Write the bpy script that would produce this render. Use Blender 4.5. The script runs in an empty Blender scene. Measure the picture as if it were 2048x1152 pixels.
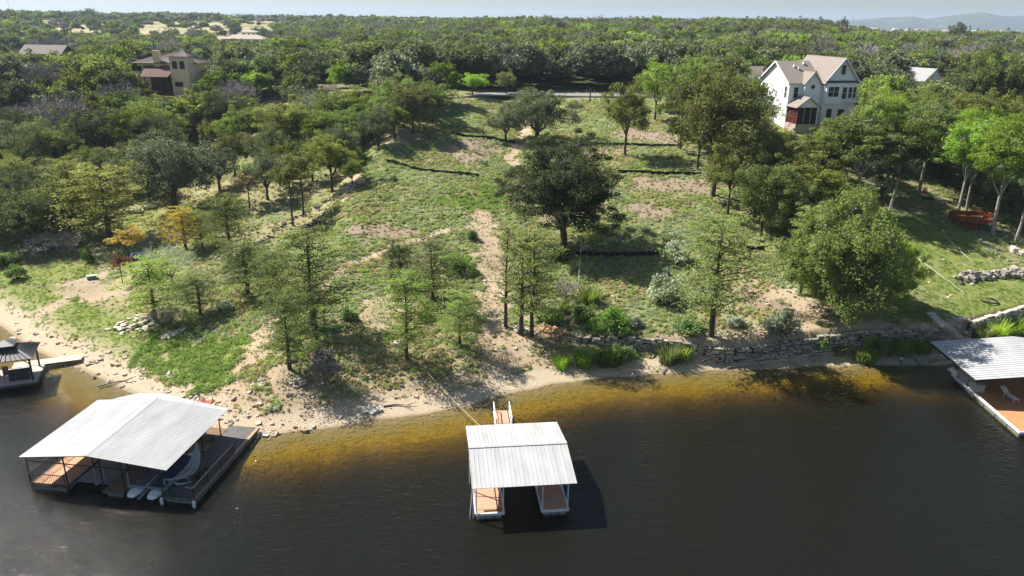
import bpy, math, random
import numpy as np
from mathutils import Vector, Matrix
SC = bpy.context.scene
COL = SC.collection
rad = math.radians
# ------------------------------------------------------------------ camera
F_PX, PITCH, ROLL, CAM_H = 1500.0, rad(19.6), rad(0.7), 36.0
_fwd = np.array([0, math.cos(PITCH), -math.sin(PITCH)]); _up = np.array([0, math.sin(PITCH), math.cos(PITCH)]); _r = np.array([1.0, 0, 0])
_R = math.cos(ROLL)*_r + math.sin(ROLL)*_up
_U = -math.sin(ROLL)*_r + math.cos(ROLL)*_up
cam = bpy.data.objects.new('camera', bpy.data.cameras.new('camera')); COL.objects.link(cam)
cam.matrix_world = Matrix(((_R[0], _U[0], -_fwd[0], 0), (_R[1], _U[1], -_fwd[1], 0), (_R[2], _U[2], -_fwd[2], CAM_H), (0, 0, 0, 1)))
cam.data.sensor_width = 36; cam.data.lens = 36*F_PX/2048
cam.data.clip_start = 0.5; cam.data.clip_end = 30000
SC.camera = cam
# ------------------------------------------------------------------ light
SUN_EL, SUN_AZ = 48.0, -60.0            # azimuth from +Y (clockwise positive)
world = bpy.data.worlds.new('World'); SC.world = world; world.use_nodes = True
wn = world.node_tree.nodes; wn.clear()
sky = wn.new('ShaderNodeTexSky'); sky.sky_type = 'NISHITA'; sky.sun_disc = False
sky.sun_elevation = rad(SUN_EL); sky.sun_rotation = rad(SUN_AZ); sky.altitude = 250; sky.air_density = 1.0; sky.dust_density = 1.2; sky.ozone_density = 1.5
bg = wn.new('ShaderNodeBackground'); bg.inputs['Strength'].default_value = 0.054
wo = wn.new('ShaderNodeOutputWorld')
world.node_tree.links.new(sky.outputs[0], bg.inputs[0]); world.node_tree.links.new(bg.outputs[0], wo.inputs[0])
sl = bpy.data.lights.new('sun', 'SUN'); sl.energy = 5.0; sl.angle = rad(0.53); sl.color = (1.0, 0.95, 0.87)
sun = bpy.data.objects.new('sun', sl); COL.objects.link(sun)
_sd = Vector((math.sin(rad(SUN_AZ))*math.cos(rad(SUN_EL)), math.cos(rad(SUN_AZ))*math.cos(rad(SUN_EL)), math.sin(rad(SUN_EL))))
sun.rotation_euler = _sd.to_track_quat('Z', 'Y').to_euler(); sun.location = (-200, 300, 400)
SC.view_settings.view_transform = 'Standard'; SC.view_settings.look = 'None'; SC.view_settings.gamma = 1; SC.view_settings.use_curve_mapping = False
SC.view_settings.exposure = 1.0
SC.render.engine = 'CYCLES'
SC.cycles.max_bounces = 6; SC.cycles.transparent_max_bounces = 12; SC.cycles.volume_bounces = 0
SC.cycles.caustics_reflective = False; SC.cycles.caustics_refractive = False

# ------------------------------------------------------------------ pixel -> world
def proj(p):
    v = np.array(p, float) - np.array([0, 0, CAM_H]); d = v @ _fwd
    return 1024 + F_PX*(v @ _R)/d, 576 - F_PX*(v @ _U)/d, d
def P0(px, py, z=0.0):
    d = _fwd*F_PX + _R*(px-1024) + _U*(576-py); t = (z-CAM_H)/d[2]
    return np.array([0, 0, CAM_H]) + t*d
def sstep(a, b, x):
    t = np.clip((x-a)/(b-a), 0, 1); return t*t*(3-2*t)
# ------------------------------------------------------------------ terrain
SHX = np.array([-400, -130, -75, -62.5, -54.9, -49, -45.1, -40.4, -35.5, -31.4, -27, -23.5, -17.3, -8.3, -3.5, 1.5, 9.6, 20.7, 39.4, 43.5, 49.5, 60.7, 81, 130, 400])
SHY = np.array([190, 120, 93, 84.4, 78.0, 74.2, 72.0, 68.8, 65.8, 62.6, 60.2, 59.4, 61.4, 64.2, 66.3, 69.6, 72.5, 74.3, 76.6, 76.4, 77, 81.4, 88, 102, 160])
def wob(x, y, s, k=0):
    x = np.asarray(x, float)/s; y = np.asarray(y, float)/s
    return (np.sin(x*1.7+y*0.9+k)+np.sin(-x*1.1+y*2.1+1.3*k+2)+np.sin(x*2.9-y*1.3+k*2.1)*0.6+np.sin(x*0.6+y*3.3+k*.7+4)*0.5)/3.1
def ysh(x):
    return np.interp(x, SHX, SHY) + 0.35*wob(x, 0*np.asarray(x, float), 1.6, 3)*sstep(-60, -20, x)
WBP = [(1120, 688), (1180, 690), (1240, 694), (1320, 701), (1420, 712), (1480, 712), (1560, 706), (1620, 701), (1700, 697), (1800, 692), (1890, 690), (1935, 672), (2048, 642), (2200, 602), (2500, 560)]
WB = np.array([P0(px, py, 1.0)[:2] for px, py in WBP])
WH = np.array([0.5, 0.8, 1.1, 1.5, 1.6, 1.6, 1.9, 2.1, 2.6, 2.4, 2.2, 2.0, 2.0, 2.0, 2.0])
def ywall(x): return np.interp(x, WB[:, 0], WB[:, 1])
def hwall(x): return np.interp(x, WB[:, 0], WH)
_ga = np.array([-0.8, -.35, 0, .35, .5, .7, 1.2]); _gr = np.array([0, 200, 350, 600, 900, 1300, 2000, 3500, 30000])
_gz = np.array([[18, 18, 16, 14.5, 23.5, 32.5, 25, 8, 5], [18, 18, 17, 15.5, 24, 31.5, 25, 8, 5], [18, 18, 21.5, 26.5, 29.5, 30, 20, 7, 5],
                [18, 18, 22, 30, 29, 20, 12, 6, 5], [17, 17, 19, 22, 21, 15, 10, 6, 5], [16, 16, 18, 21, 21, 17, 12, 6, 5], [16, 16, 18, 21, 21, 17, 12, 6, 5]], float)
def gtable(a, r):
    ia = np.clip(np.searchsorted(_ga, a)-1, 0, len(_ga)-2); ir = np.clip(np.searchsorted(_gr, r)-1, 0, len(_gr)-2)
    fa = np.clip((a-_ga[ia])/(_ga[ia+1]-_ga[ia]), 0, 1); fr = sstep(0, 1, np.clip((r-_gr[ir])/(_gr[ir+1]-_gr[ir]), 0, 1))
    return (_gz[ia, ir]*(1-fa)+_gz[ia+1, ir]*fa)*(1-fr)+(_gz[ia, ir+1]*(1-fa)+_gz[ia+1, ir+1]*fa)*fr
_ha = np.array([-2, -.8, -.68, -.66, -.62, -.5, -.38, -.35, -.30, -.24, -.20, .2, .36, .42, .46, .50, .515, .55, .585, .61, .64, .68, .75, .9, 2])
_hp = np.array([3, 4, 5, 7, 3, 1, 4, 9, 6, 5, 1, 0, 6, 9, 15, 17, 13, 22, 27, 21, 22, 17, 15, 9, 6])
def hgt(x, y):
    x = np.asarray(x, float); y = np.asarray(y, float)
    sh = ysh(x); sl = (np.interp(x+4, SHX, SHY)-np.interp(x-4, SHX, SHY))/8
    t = (y-sh)/np.sqrt(1+np.minimum(sl*sl, .6))
    bed = np.interp(-t, [0, 2.0, 4, 6.5, 10, 18, 60], [-.03, -.11, -.28, -.75, -1.8, -3.5, -6])+.05*wob(x, y, 1.4, 3)*sstep(0, 3, -t)
    c = np.interp(t, [0, 3.0, 4.2, 7.0, 12, 115, 400], [-.04, .5, .85, 1.75, 2.9, 18, 55])
    l = np.interp(t, [0, 8, 24, 115, 400], [-.04, 1.0, 3.0, 18, 55])
    yw = ywall(x); dy = y-yw
    rr = np.where(dy < 0, np.minimum(np.interp(t, [0, 5, 40], [-.04, 1.05, 2.2]), 1.05),
                  1.05+hwall(x)*sstep(-.05, .35, dy)+np.interp(dy, [0, 60, 110, 400], [0, 9.6, 15.3, 45])-np.interp(dy, [0, 110], [0, hwall(x).mean() if hwall(x).ndim else 1.8])*0)
    wl = 1-sstep(-33, -22, x); wr = sstep(WB[0, 0]-2.0, WB[0, 0]+2.0, x)
    land = c*(1-wl)+l*wl; land = land*(1-wr)+rr*wr
    bump = (0.22*wob(x, y, 3.1, 1)+0.4*wob(x, y, 9, 5)+0.09*wob(x, y, .9, 2))*sstep(3, 12, t)*(1-0.6*wr)*(1-sstep(165, 180, y))
    near = np.where(t < 0, bed, land+bump)
    r = np.hypot(x, y); a = x/np.maximum(y, 1)
    far = gtable(a, r)+1.2*wob(x, y, 60, 4)*sstep(250, 400, r)
    hill = np.interp(a, _ha, _hp)*7400/1500+31
    hz = hill*np.exp(-((y-7400)/900.)**2)*(y > 3000)
    hz = hz*(1+.06*wob(x, y, 300, 8))
    far = np.where(y > 3000, np.maximum(far, hz), far)
    w = sstep(172, 225, y)
    return near*(1-w)+far*w
_ts = np.concatenate([np.arange(40, 330, 0.6), np.geomspace(330, 4000, 300)])
def G(px, py):
    d = _fwd*F_PX + _R*(px-1024) + _U*(576-py); d = d/np.linalg.norm(d)
    z = CAM_H+_ts*d[2]-hgt(_ts*d[0], _ts*d[1])
    i = np.argmax(z < 0)
    if z[i] >= 0: i = len(_ts)-1
    a, b = _ts[i-1], _ts[i]
    for _ in range(14):
        m = (a+b)/2
        if CAM_H+m*d[2]-float(hgt(m*d[0], m*d[1])) < 0: b = m
        else: a = m
    return np.array([b*d[0], b*d[1], float(hgt(b*d[0], b*d[1]))])
def gz(x, y): return float(hgt(float(x), float(y)))

# ------------------------------------------------------------------ materials
def nt(m): return m.node_tree.nodes, m.node_tree.links
def ramp(n, l, fac, stops):
    r = n.new('ShaderNodeValToRGB'); l.new(fac, r.inputs[0]); e = r.color_ramp.elements
    while len(e) < len(stops): e.new(.5)
    for q, (p, c) in zip(e, stops): q.position = p; q.color = (*c, 1) if len(c) == 3 else c
    return r.outputs[0]
def noise(n, l, scale, det=3, rough=.6, coord=None, dist=0):
    t = n.new('ShaderNodeTexNoise'); t.inputs['Scale'].default_value = scale; t.inputs['Detail'].default_value = det
    t.inputs['Roughness'].default_value = rough; t.inputs['Distortion'].default_value = dist
    if coord is not None: l.new(coord, t.inputs['Vector'])
    return t.outputs[0]
def mixc(n, l, f, a, b, mode='MIX'):
    m = n.new('ShaderNodeMix'); m.data_type = 'RGBA'; m.blend_type = mode
    for s, v in ((0, f), (6, a), (7, b)):
        if isinstance(v, (tuple, list)): m.inputs[s].default_value = (*v, 1)
        elif isinstance(v, (int, float)): m.inputs[s].default_value = v
        else: l.new(v, m.inputs[s])
    return m.outputs[2]
def mth(n, l, op, a, b=0.5):
    m = n.new('ShaderNodeMath'); m.operation = op
    for s, v in ((0, a), (1, b)):
        if isinstance(v, (int, float)): m.inputs[s].default_value = v
        else: l.new(v, m.inputs[s])
    return m.outputs[0]
MATS = {}
def mat(name, col, rough=.75, var=.25, scale=3.0, metal=0.0, bump=0.0, bscale=20, spec=.3, stretch=None, orand=0.0):
    """plain procedural material: base colour broken up by noise, optional bump"""
    if name in MATS: return MATS[name]
    m = bpy.data.materials.new(name); m.use_nodes = True; n, l = nt(m); b = n['Principled BSDF']
    tc = n.new('ShaderNodeTexCoord').outputs['Object']
    if stretch:
        mp = n.new('ShaderNodeMapping'); mp.inputs['Scale'].default_value = stretch; l.new(tc, mp.inputs[0]); tc = mp.outputs[0]
    f = noise(n, l, scale, 5, .65, tc)
    lo = tuple(c*(1-var) for c in col); hi = tuple(min(1, c*(1+var)) for c in col)
    c_ = ramp(n, l, f, [(.3, lo), (.7, hi)])
    if orand:
        oi = n.new('ShaderNodeObjectInfo').outputs['Random']; v_ = mth(n, l, 'ADD', mth(n, l, 'MULTIPLY', oi, 2*orand), 1-orand)
        vm = n.new('ShaderNodeVectorMath'); vm.operation = 'SCALE'; l.new(c_, vm.inputs[0]); l.new(v_, vm.inputs['Scale']); c_ = vm.outputs[0]
    l.new(c_, b.inputs['Base Color'])
    b.inputs['Roughness'].default_value = rough; b.inputs['Metallic'].default_value = metal; b.inputs['Specular IOR Level'].default_value = spec
    if bump:
        bp = n.new('ShaderNodeBump'); bp.inputs['Strength'].default_value = bump; bp.inputs['Distance'].default_value = .05
        l.new(noise(n, l, bscale, 4, .6, tc), bp.inputs['Height']); l.new(bp.outputs[0], b.inputs['Normal'])
    MATS[name] = m; return m
def leafmat(name, c1, c2, trans=.28, var=.35):
    c1 = tuple(q*1.2 for q in c1); c2 = tuple(q*1.7 for q in c2); trans = min(.5, trans*1.2)
    if name in MATS: return MATS[name]
    m = bpy.data.materials.new(name); m.use_nodes = True; n, l = nt(m); n.remove(n['Principled BSDF']); out = n['Material Output']
    tc = n.new('ShaderNodeTexCoord').outputs['Object']; oi = n.new('ShaderNodeObjectInfo').outputs['Random']
    f = noise(n, l, .55, 4, .75, tc)
    c = ramp(n, l, f, [(.33, c1), (.66, c2)])
    hs = n.new('ShaderNodeHueSaturation'); l.new(c, hs.inputs['Color'])
    l.new(mth(n, l, 'ADD', mth(n, l, 'MULTIPLY', oi, .022), .487), hs.inputs['Hue'])
    r2 = mth(n, l, 'FRACT', mth(n, l, 'MULTIPLY', oi, 17.3))
    l.new(mth(n, l, 'ADD', mth(n, l, 'MULTIPLY', r2, var*2), 1-var), hs.inputs['Value'])
    l.new(mth(n, l, 'ADD', mth(n, l, 'MULTIPLY', mth(n, l, 'FRACT', mth(n, l, 'MULTIPLY', oi, 41.7)), .35), .75), hs.inputs['Saturation'])
    d = n.new('ShaderNodeBsdfDiffuse'); t = n.new('ShaderNodeBsdfTranslucent'); g = n.new('ShaderNodeBsdfGlossy'); g.inputs['Roughness'].default_value = .45
    g.inputs[0].default_value = (.5, .55, .5, 1)
    l.new(hs.outputs[0], d.inputs[0]); l.new(mixc(n, l, 1.0, hs.outputs[0], (1.5, 1.6, .8), 'MULTIPLY'), t.inputs[0])
    mx = n.new('ShaderNodeMixShader'); mx.inputs[0].default_value = trans; l.new(d.outputs[0], mx.inputs[1]); l.new(t.outputs[0], mx.inputs[2])
    m2 = n.new('ShaderNodeMixShader'); m2.inputs[0].default_value = .015; l.new(mx.outputs[0], m2.inputs[1]); l.new(g.outputs[0], m2.inputs[2])
    l.new(m2.outputs[0], out.inputs[0]); MATS[name] = m; return m

# ------------------------------------------------------------------ mesh helpers
class MB:
    def __init__(s): s.v = []; s.f = []
    def add(s, vs, fs):
        o = len(s.v); s.v += [tuple(map(float, v)) for v in vs]; s.f += [tuple(o+i for i in f) for f in fs]; return s
    def box(s, c, d, rz=0.0, rx=0.0, ry=0.0):
        M = Matrix.Rotation(rz, 3, 'Z') @ Matrix.Rotation(ry, 3, 'Y') @ Matrix.Rotation(rx, 3, 'X'); c = Vector(c)
        vs = [c+M @ Vector((sx*d[0]/2, sy*d[1]/2, sz*d[2]/2)) for sz in (-1, 1) for sx, sy in ((-1, -1), (1, -1), (1, 1), (-1, 1))]
        return s.add(vs, [(3, 2, 1, 0), (4, 5, 6, 7), (0, 1, 5, 4), (1, 2, 6, 5), (2, 3, 7, 6), (3, 0, 4, 7)])
    def b2(s, lo, hi): return s.box([(a+b)/2 for a, b in zip(lo, hi)], [abs(b-a) for a, b in zip(lo, hi)])
    def bar(s, a, b, w, h=None):
        """square bar from a to b"""
        a = Vector(a); b = Vector(b); h = h or w; d = (b-a).normalized(); u = Vector((0, 0, 1)) if abs(d.z) < .95 else Vector((0, 1, 0))
        x = d.cross(u).normalized(); y = x.cross(d)
        vs = [p+x*sx*w/2+y*sy*h/2 for p in (a, b) for sx, sy in ((-1, -1), (1, -1), (1, 1), (-1, 1))]
        return s.add(vs, [(3, 2, 1, 0), (4, 5, 6, 7), (0, 1, 5, 4), (1, 2, 6, 5), (2, 3, 7, 6), (3, 0, 4, 7)])
    def tube(s, pts, rs, n=6, cap=True):
        pts = [Vector(p) for p in pts]
        if not hasattr(rs, '__len__'): rs = [rs]*len(pts)
        vs = []; fs = []
        for i, p in enumerate(pts):
            d = (pts[min(i+1, len(pts)-1)]-pts[max(i-1, 0)]).normalized(); u = Vector((0, 0, 1)) if abs(d.z) < .9 else Vector((0, 1, 0))
            x = d.cross(u).normalized(); y = d.cross(x)
            vs += [p+(x*math.cos(2*math.pi*k/n)+y*math.sin(2*math.pi*k/n))*rs[i] for k in range(n)]
        for i in range(len(pts)-1):
            for k in range(n): fs.append((i*n+k, i*n+(k+1) % n, (i+1)*n+(k+1) % n, (i+1)*n+k))
        if cap: fs.append(tuple(range(n))[::-1]); fs.append(tuple((len(pts)-1)*n+k for k in range(n)))
        return s.add(vs, fs)
    def prism(s, poly, z0, z1):
        n = len(poly); return s.add([(x, y, z0) for x, y in poly]+[(x, y, z1) for x, y in poly],
            [tuple(range(n))[::-1], tuple(range(n, 2*n))]+[(i, (i+1) % n, n+(i+1) % n, n+i) for i in range(n)])
    def slab(s, quad, th):
        """sheet through 3D points (ccw from above) thickened downwards"""
        q = [Vector(p) for p in quad]; nn = (q[1]-q[0]).cross(q[2]-q[0]).normalized(); k = len(q)
        if nn.z < 0: q = q[::-1]; nn = -nn
        return s.add(q+[p-nn*th for p in q], [tuple(range(k)), tuple(range(k, 2*k))[::-1]]+[(i, k+i, k+(i+1) % k, (i+1) % k) for i in range(k)])
    def mesh(s, name, m):
        me = bpy.data.meshes.new(name); me.from_pydata(s.v, [], s.f); me.validate()
        if m: me.materials.append(m)
        return me
    def build(s, name, m, parent=None, loc=(0, 0, 0), rz=0, **k):
        o = bpy.data.objects.new(name, s.mesh(name, m)); COL.objects.link(o); o.location = loc; o.rotation_euler[2] = rz
        if parent is not None: o.parent = parent
        if k: tag(o, **k)
        return o
def tag(o, label=None, cat=None, group=None, kind=None):
    if label: o['label'] = label
    if cat: o['category'] = cat
    if group: o['group'] = group
    if kind: o['kind'] = kind
    return o
def thing(name, label, cat, loc=(0, 0, 0), rz=0, group=None):
    o = bpy.data.objects.new(name, None); COL.objects.link(o); o.location = [float(q) for q in loc]; o.rotation_euler[2] = rz
    o.empty_display_size = .3
    return tag(o, label, cat, group)
def link(name, me, parent=None, loc=(0, 0, 0), rot=(0, 0, 0), scl=(1, 1, 1), m=None):
    o = bpy.data.objects.new(name, me); COL.objects.link(o); o.location = [float(q) for q in loc]; o.rotation_euler = rot; o.scale = scl
    if parent is not None: o.parent = parent
    if m is not None:
        for sl_ in o.material_slots: sl_.link = 'OBJECT'; sl_.material = m
    return o
def npmesh(name, V, Fq, m=None, smooth=False):
    """numpy verts (n,3), faces (k,c) of equal corner count"""
    me = bpy.data.meshes.new(name); c = Fq.shape[1]
    me.vertices.add(len(V)); me.vertices.foreach_set('co', V.astype(np.float32).ravel())
    me.loops.add(Fq.size); me.loops.foreach_set('vertex_index', Fq.astype(np.int32).ravel())
    me.polygons.add(len(Fq)); me.polygons.foreach_set('loop_start', np.arange(0, Fq.size, c, dtype=np.int32))
    me.polygons.foreach_set('loop_total', np.full(len(Fq), c, np.int32))
    if smooth: me.polygons.foreach_set('use_smooth', np.ones(len(Fq), bool))
    me.update(calc_edges=True)
    if m: me.materials.append(m)
    return me
# ------------------------------------------------------------------ ground sheet with cover masks
def seg_d(X, Y, pts):
    d = np.full(X.shape, 1e9)
    for (ax, ay), (bx, by) in zip(pts[:-1], pts[1:]) if len(pts) > 1 else [(pts[0], (pts[0][0]+.01, pts[0][1]))]:
        vx, vy = bx-ax, by-ay; t = np.clip(((X-ax)*vx+(Y-ay)*vy)/(vx*vx+vy*vy+1e-9), 0, 1)
        d = np.minimum(d, np.hypot(X-ax-t*vx, Y-ay-t*vy))
    return d
def in_poly(X, Y, poly):
    c = np.zeros(X.shape, bool); n = len(poly)
    for i in range(n):
        (x1, y1), (x2, y2) = poly[i], poly[i-1]
        if y1 == y2: continue
        c ^= ((y1 > Y) != (y2 > Y)) & (X < (x2-x1)*(Y-y1)/(y2-y1)+x1)
    return c
def gp(*pp): return [tuple(G(px, py)[:2]) for px, py in pp]
SAND = [(gp((1000, 760), (985, 690), (990, 620), (985, 540), (975, 470), (960, 430)), 2.3), (gp((970, 455), (900, 460), (850, 475), (790, 490), (700, 530), (640, 580)), .75),
        (gp((1030, 330), (1020, 315), (1045, 280), (1060, 240)), 1.5), (gp((740, 640), (790, 600)), 3.2), (gp((500, 720), (530, 660), (560, 620)), 1.8),
        (gp((560, 760), (620, 800)), 2.2), (gp((800, 785), (980, 760)), 1.3), (gp((480, 800), (430, 800), (520, 850)), 3.2),
        (gp((160, 570), (220, 590), (250, 570)), 3.0), (gp((60, 640), (130, 600), (210, 545)), 1.1), (gp((0, 690), (60, 700), (120, 700), (200, 740), (260, 790), (330, 800)), 2.4),
        (gp((1080, 730), (1180, 735), (1300, 730)), 1.6), (gp((1320, 700), (1500, 720), (1700, 705)), 1.1), 
        (gp((690, 395), (720, 340)), 1.2), (gp((2048, 660), (1960, 680)), 1.5), (gp((1560, 590), (1620, 610)), 2.6), (gp((820, 265), (790, 280)), 3.5), (gp((1050, 660), (1020, 720)), 2.4)]
REDD = [(gp((1270, 270), (1330, 275)), 5.5), (gp((1300, 370), (1390, 372)), 4.2), (gp((1310, 425), (1290, 420)), 3.0), (gp((720, 460), (800, 465)), 2.6), (gp((980, 300), (940, 320), (900, 300)), 2.5),
        (gp((1500, 590), (1600, 625)), 3.0), (gp((1180, 420), (1120, 430)), 3.4), (gp((300, 480), (380, 470)), 2.0), (gp((1650, 620), (1700, 625)), 2.0), (gp((900, 300), (960, 290)), 3), (gp((1240, 300), (1180, 305)), 2.5)]
LAWN = [(gp((0, 600), (80, 620), (180, 660), (330, 730), (400, 760)), 5.5), (gp((0, 560), (130, 545)), 4.0), (gp((1850, 470), (1900, 520), (1950, 600)), 9.0), (gp((2048, 560), (2000, 600)), 6.0), (gp((1700, 600), (1800, 620)), 6),
        (gp((990, 370), (960, 420), (900, 400)), 3.0), (gp((1550, 275), (1590, 265)), 4.0), (gp((420, 700), (500, 690)), 3.0), (gp((270, 430), (300, 450)), 4.5), (gp((520, 350), (480, 330)), 3)]
DRY = [(gp((700, 330), (680, 390), (520, 470)), 2.6), (gp((440, 290), (500, 270)), 3.0), (gp((580, 770), (640, 790), (800, 755), (980, 735)), 3.2), (gp((690, 720), (780, 690), (900, 740)), 3.5), (gp((1060, 720), (1180, 720)), 2.5), (gp((400, 380), (520, 400), (600, 380)), 6.0), (gp((250, 420), (320, 450)), 5), (gp((1480, 560), (1560, 640), (1470, 640)), 4.0), (gp((840, 640), (700, 700), (800, 740)), 4.5), (gp((250, 590), (280, 620)), 4.0), (gp((1120, 690), (1050, 700)), 4.0)]
def cover(X, Y):
    w = 1.0+0*X; jit = 1.6*wob(X, Y, 1.3, 7)+.8*wob(X, Y, .45, 9); out = []
    for L in (SAND, REDD, LAWN, DRY):
        m = np.zeros(X.shape)
        for pts, r in L: m = np.maximum(m, 1-sstep(r*.35, r*1.25, seg_d(X, Y, pts)+jit*min(1, r/3)))
        out.append(m)
    sh = ysh(X); t = Y-sh
    beach = 1-sstep(2.8, 5.5, t+jit*.8)
    out[0] = np.maximum(out[0], beach); out[2] *= (1-beach)
    wall = (X > WB[0, 0]) & (X < 60); out[0] = np.where(wall & (Y < ywall(X)), np.maximum(1-sstep(2.2, 3.6, t+jit*.4), out[0]*.5), out[0])
    return out
def field_w(X, Y):
    """open straw coloured pasture far away"""
    a = X/np.maximum(Y, 1); r = np.hypot(X, Y)
    f = sstep(560, 620, r)*(1-sstep(1120, 1200, r))*(1-sstep(-.33, -.27, a))*sstep(-.66, -.60, a)*(wob(X, Y, 90, 3) > -.55)
    f = np.maximum(f, sstep(1150, 1250, r)*(1-sstep(1700, 1800, r))*(1-sstep(-.12, -.02, a))*sstep(-.38, -.33, a)*(wob(X, Y, 120, 5) > -.2))
    f = np.maximum(f, sstep(1900, 2100, r)*(1-sstep(3300, 3500, r))*sstep(.55, .58, a))
    return f
def ground():
    ys = np.concatenate([np.arange(-160, 40, 8), np.arange(40, 58, 1.2), np.arange(58, 130, .42), np.arange(130, 240, .9), np.geomspace(241, 13000, 170)])
    s = np.linspace(-1, 1, 520)
    wd = np.maximum(110, 45+.88*ys); X = s[None, :]*wd[:, None]; X[ys > 240] *= np.linspace(1, 1.25, (ys > 240).sum())[:, None]
    Y = np.repeat(ys[:, None], len(s), 1)
    Z = hgt(X, Y); ny, nx = X.shape
    V = np.stack([X, Y, Z], -1).reshape(-1, 3)
    i = np.arange(ny*nx).reshape(ny, nx); Fq = np.stack([i[:-1, :-1], i[:-1, 1:], i[1:, 1:], i[1:, :-1]], -1).reshape(-1, 4)
    me = npmesh('ground', V, Fq, None, True)
    cv = cover(X.ravel(), Y.ravel()); fw = field_w(X.ravel(), Y.ravel())
    far = (Y.ravel() > 230)
    rgba = np.stack([np.where(far, 0, cv[0]), np.where(far, 0, cv[1]), np.where(far, 0, cv[2]), np.maximum(np.where(far, 0, cv[3]), fw)], -1)
    at = me.attributes.new('cover', 'FLOAT_COLOR', 'POINT'); at.data.foreach_set('color', rgba.astype(np.float32).ravel())
    m = bpy.data.materials.new('ground'); m.use_nodes = True; n, l = nt(m); b = n['Principled BSDF']; b.inputs['Roughness'].default_value = .95; b.inputs['Specular IOR Level'].default_value = .15
    geo = n.new('ShaderNodeNewGeometry').outputs['Position']
    a = n.new('ShaderNodeAttribute'); a.attribute_name = 'cover'; sp = n.new('ShaderNodeSeparateColor'); l.new(a.outputs['Color'], sp.inputs[0])
    n1 = noise(n, l, .22, 5, .7, geo); n2 = noise(n, l, 1.3, 6, .75, geo); n3 = noise(n, l, 7, 5, .7, geo); n4 = noise(n, l, 28, 3, .6, geo)
    weed = ramp(n, l, n2, [(.32, (.135, .15, .05)), (.45, (.225, .23, .085)), (.53, (.34, .31, .18)), (.68, (.48, .40, .27))])
    weed = mixc(n, l, mth(n, l, 'MULTIPLY', n3, .6), weed, (.16, .20, .075))
    lawn = ramp(n, l, n1, [(.32, (.17, .24, .045)), (.5, (.26, .29, .075)), (.68, (.40, .37, .17))])
    lawn = mixc(n, l, ramp(n, l, n3, [(.35, (0, 0, 0)), (.7, (.6, .6, .6))]), lawn, (.19, .23, .07))
    dry = ramp(n, l, n2, [(.3, (.25, .25, .11)), (.5, (.38, .35, .18)), (.7, (.50, .43, .27))])
    dry = mixc(n, l, ramp(n, l, n3, [(.45, (0, 0, 0)), (.75, (.7, .7, .7))]), dry, (.22, .20, .11))
    sand = ramp(n, l, n3, [(.25, (.36, .27, .18)), (.5, (.50, .40, .27)), (.75, (.62, .52, .38))])
    sand = mixc(n, l, ramp(n, l, n2, [(.4, (0, 0, 0)), (.72, (.8, .8, .8))]), sand, (.50, .36, .24))
    sand = mixc(n, l, ramp(n, l, n1, [(.5, (0, 0, 0)), (.7, (.7, .7, .7))]), sand, (.62, .53, .39))
    red = ramp(n, l, n3, [(.3, (.20, .145, .10)), (.5, (.37, .285, .21)), (.75, (.50, .42, .32))])
    def thr(ch, w=.27):   # noisy edge
        v = mth(n, l, 'ADD', ch, mth(n, l, 'MULTIPLY', mth(n, l, 'SUBTRACT', n2, .5), .9)); v = mth(n, l, 'ADD', v, mth(n, l, 'MULTIPLY', mth(n, l, 'SUBTRACT', n3, .5), .8))
        return ramp(n, l, v, [(.5-w, (0, 0, 0)), (.5+w, (1, 1, 1))])
    c = mixc(n, l, thr(a.outputs['Alpha']), weed, dry)
    c = mixc(n, l, thr(sp.outputs[2]), c, lawn); c = mixc(n, l, thr(sp.outputs[1]), c, red); c = mixc(n, l, thr(sp.outputs[0]), c, sand)
    # far ground: straw pasture or leaf litter, wooded hills
    sz = n.new('ShaderNodeSeparateXYZ'); l.new(geo, sz.inputs[0])
    nf = noise(n, l, .02, 6, .7, geo); ff = mixc(n, l, a.outputs['Alpha'], ramp(n, l, nf, [(.4, (.06, .07, .035)), (.6, (.11, .11, .055))]), ramp(n, l, nf, [(.35, (.27, .25, .13)), (.65, (.42, .37, .22))]))
    mr = n.new('ShaderNodeMapRange'); l.new(sz.outputs[1], mr.inputs[0]); mr.inputs[1].default_value = 215; mr.inputs[2].default_value = 250
    c = mixc(n, l, mr.outputs[0], c, ff)
    hf = noise(n, l, .006, 8, .75, geo); hc = ramp(n, l, hf, [(.42, (.03, .045, .025)), (.56, (.06, .075, .04)), (.72, (.26, .24, .17))])
    mr = n.new('ShaderNodeMapRange'); l.new(sz.outputs[1], mr.inputs[0]); mr.inputs[1].default_value = 4200; mr.inputs[2].default_value = 5200
    c = mixc(n, l, mr.outputs[0], c, hc)
    mr = n.new('ShaderNodeMapRange'); l.new(sz.outputs[2], mr.inputs[0]); mr.inputs[1].default_value = .85; mr.inputs[2].default_value = .35
    c = mixc(n, l, mth(n, l, 'MULTIPLY', mr.outputs[0], .75), c, ramp(n, l, n3, [(.3, (.52, .42, .29)), (.6, (.68, .57, .42))]))
    spk_ = ramp(n, l, noise(n, l, 11, 8, .8, geo), [(.34, (.52, .50, .46)), (.46, (.92, .92, .92)), (.62, (1.12, 1.12, 1.1))])
    c = mixc(n, l, 1.0, c, spk_, 'MULTIPLY')
    # wet strand and algae covered bed
    mr = n.new('ShaderNodeMapRange'); l.new(sz.outputs[2], mr.inputs[0]); mr.inputs[1].default_value = .015; mr.inputs[2].default_value = .09
    c = mixc(n, l, mr.outputs[0], mixc(n, l, 1, c, (.74, .70, .62), 'MULTIPLY'), c)
    mr = n.new('ShaderNodeMapRange'); l.new(sz.outputs[2], mr.inputs[0]); mr.inputs[1].default_value = -.25; mr.inputs[2].default_value = -.08
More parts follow.
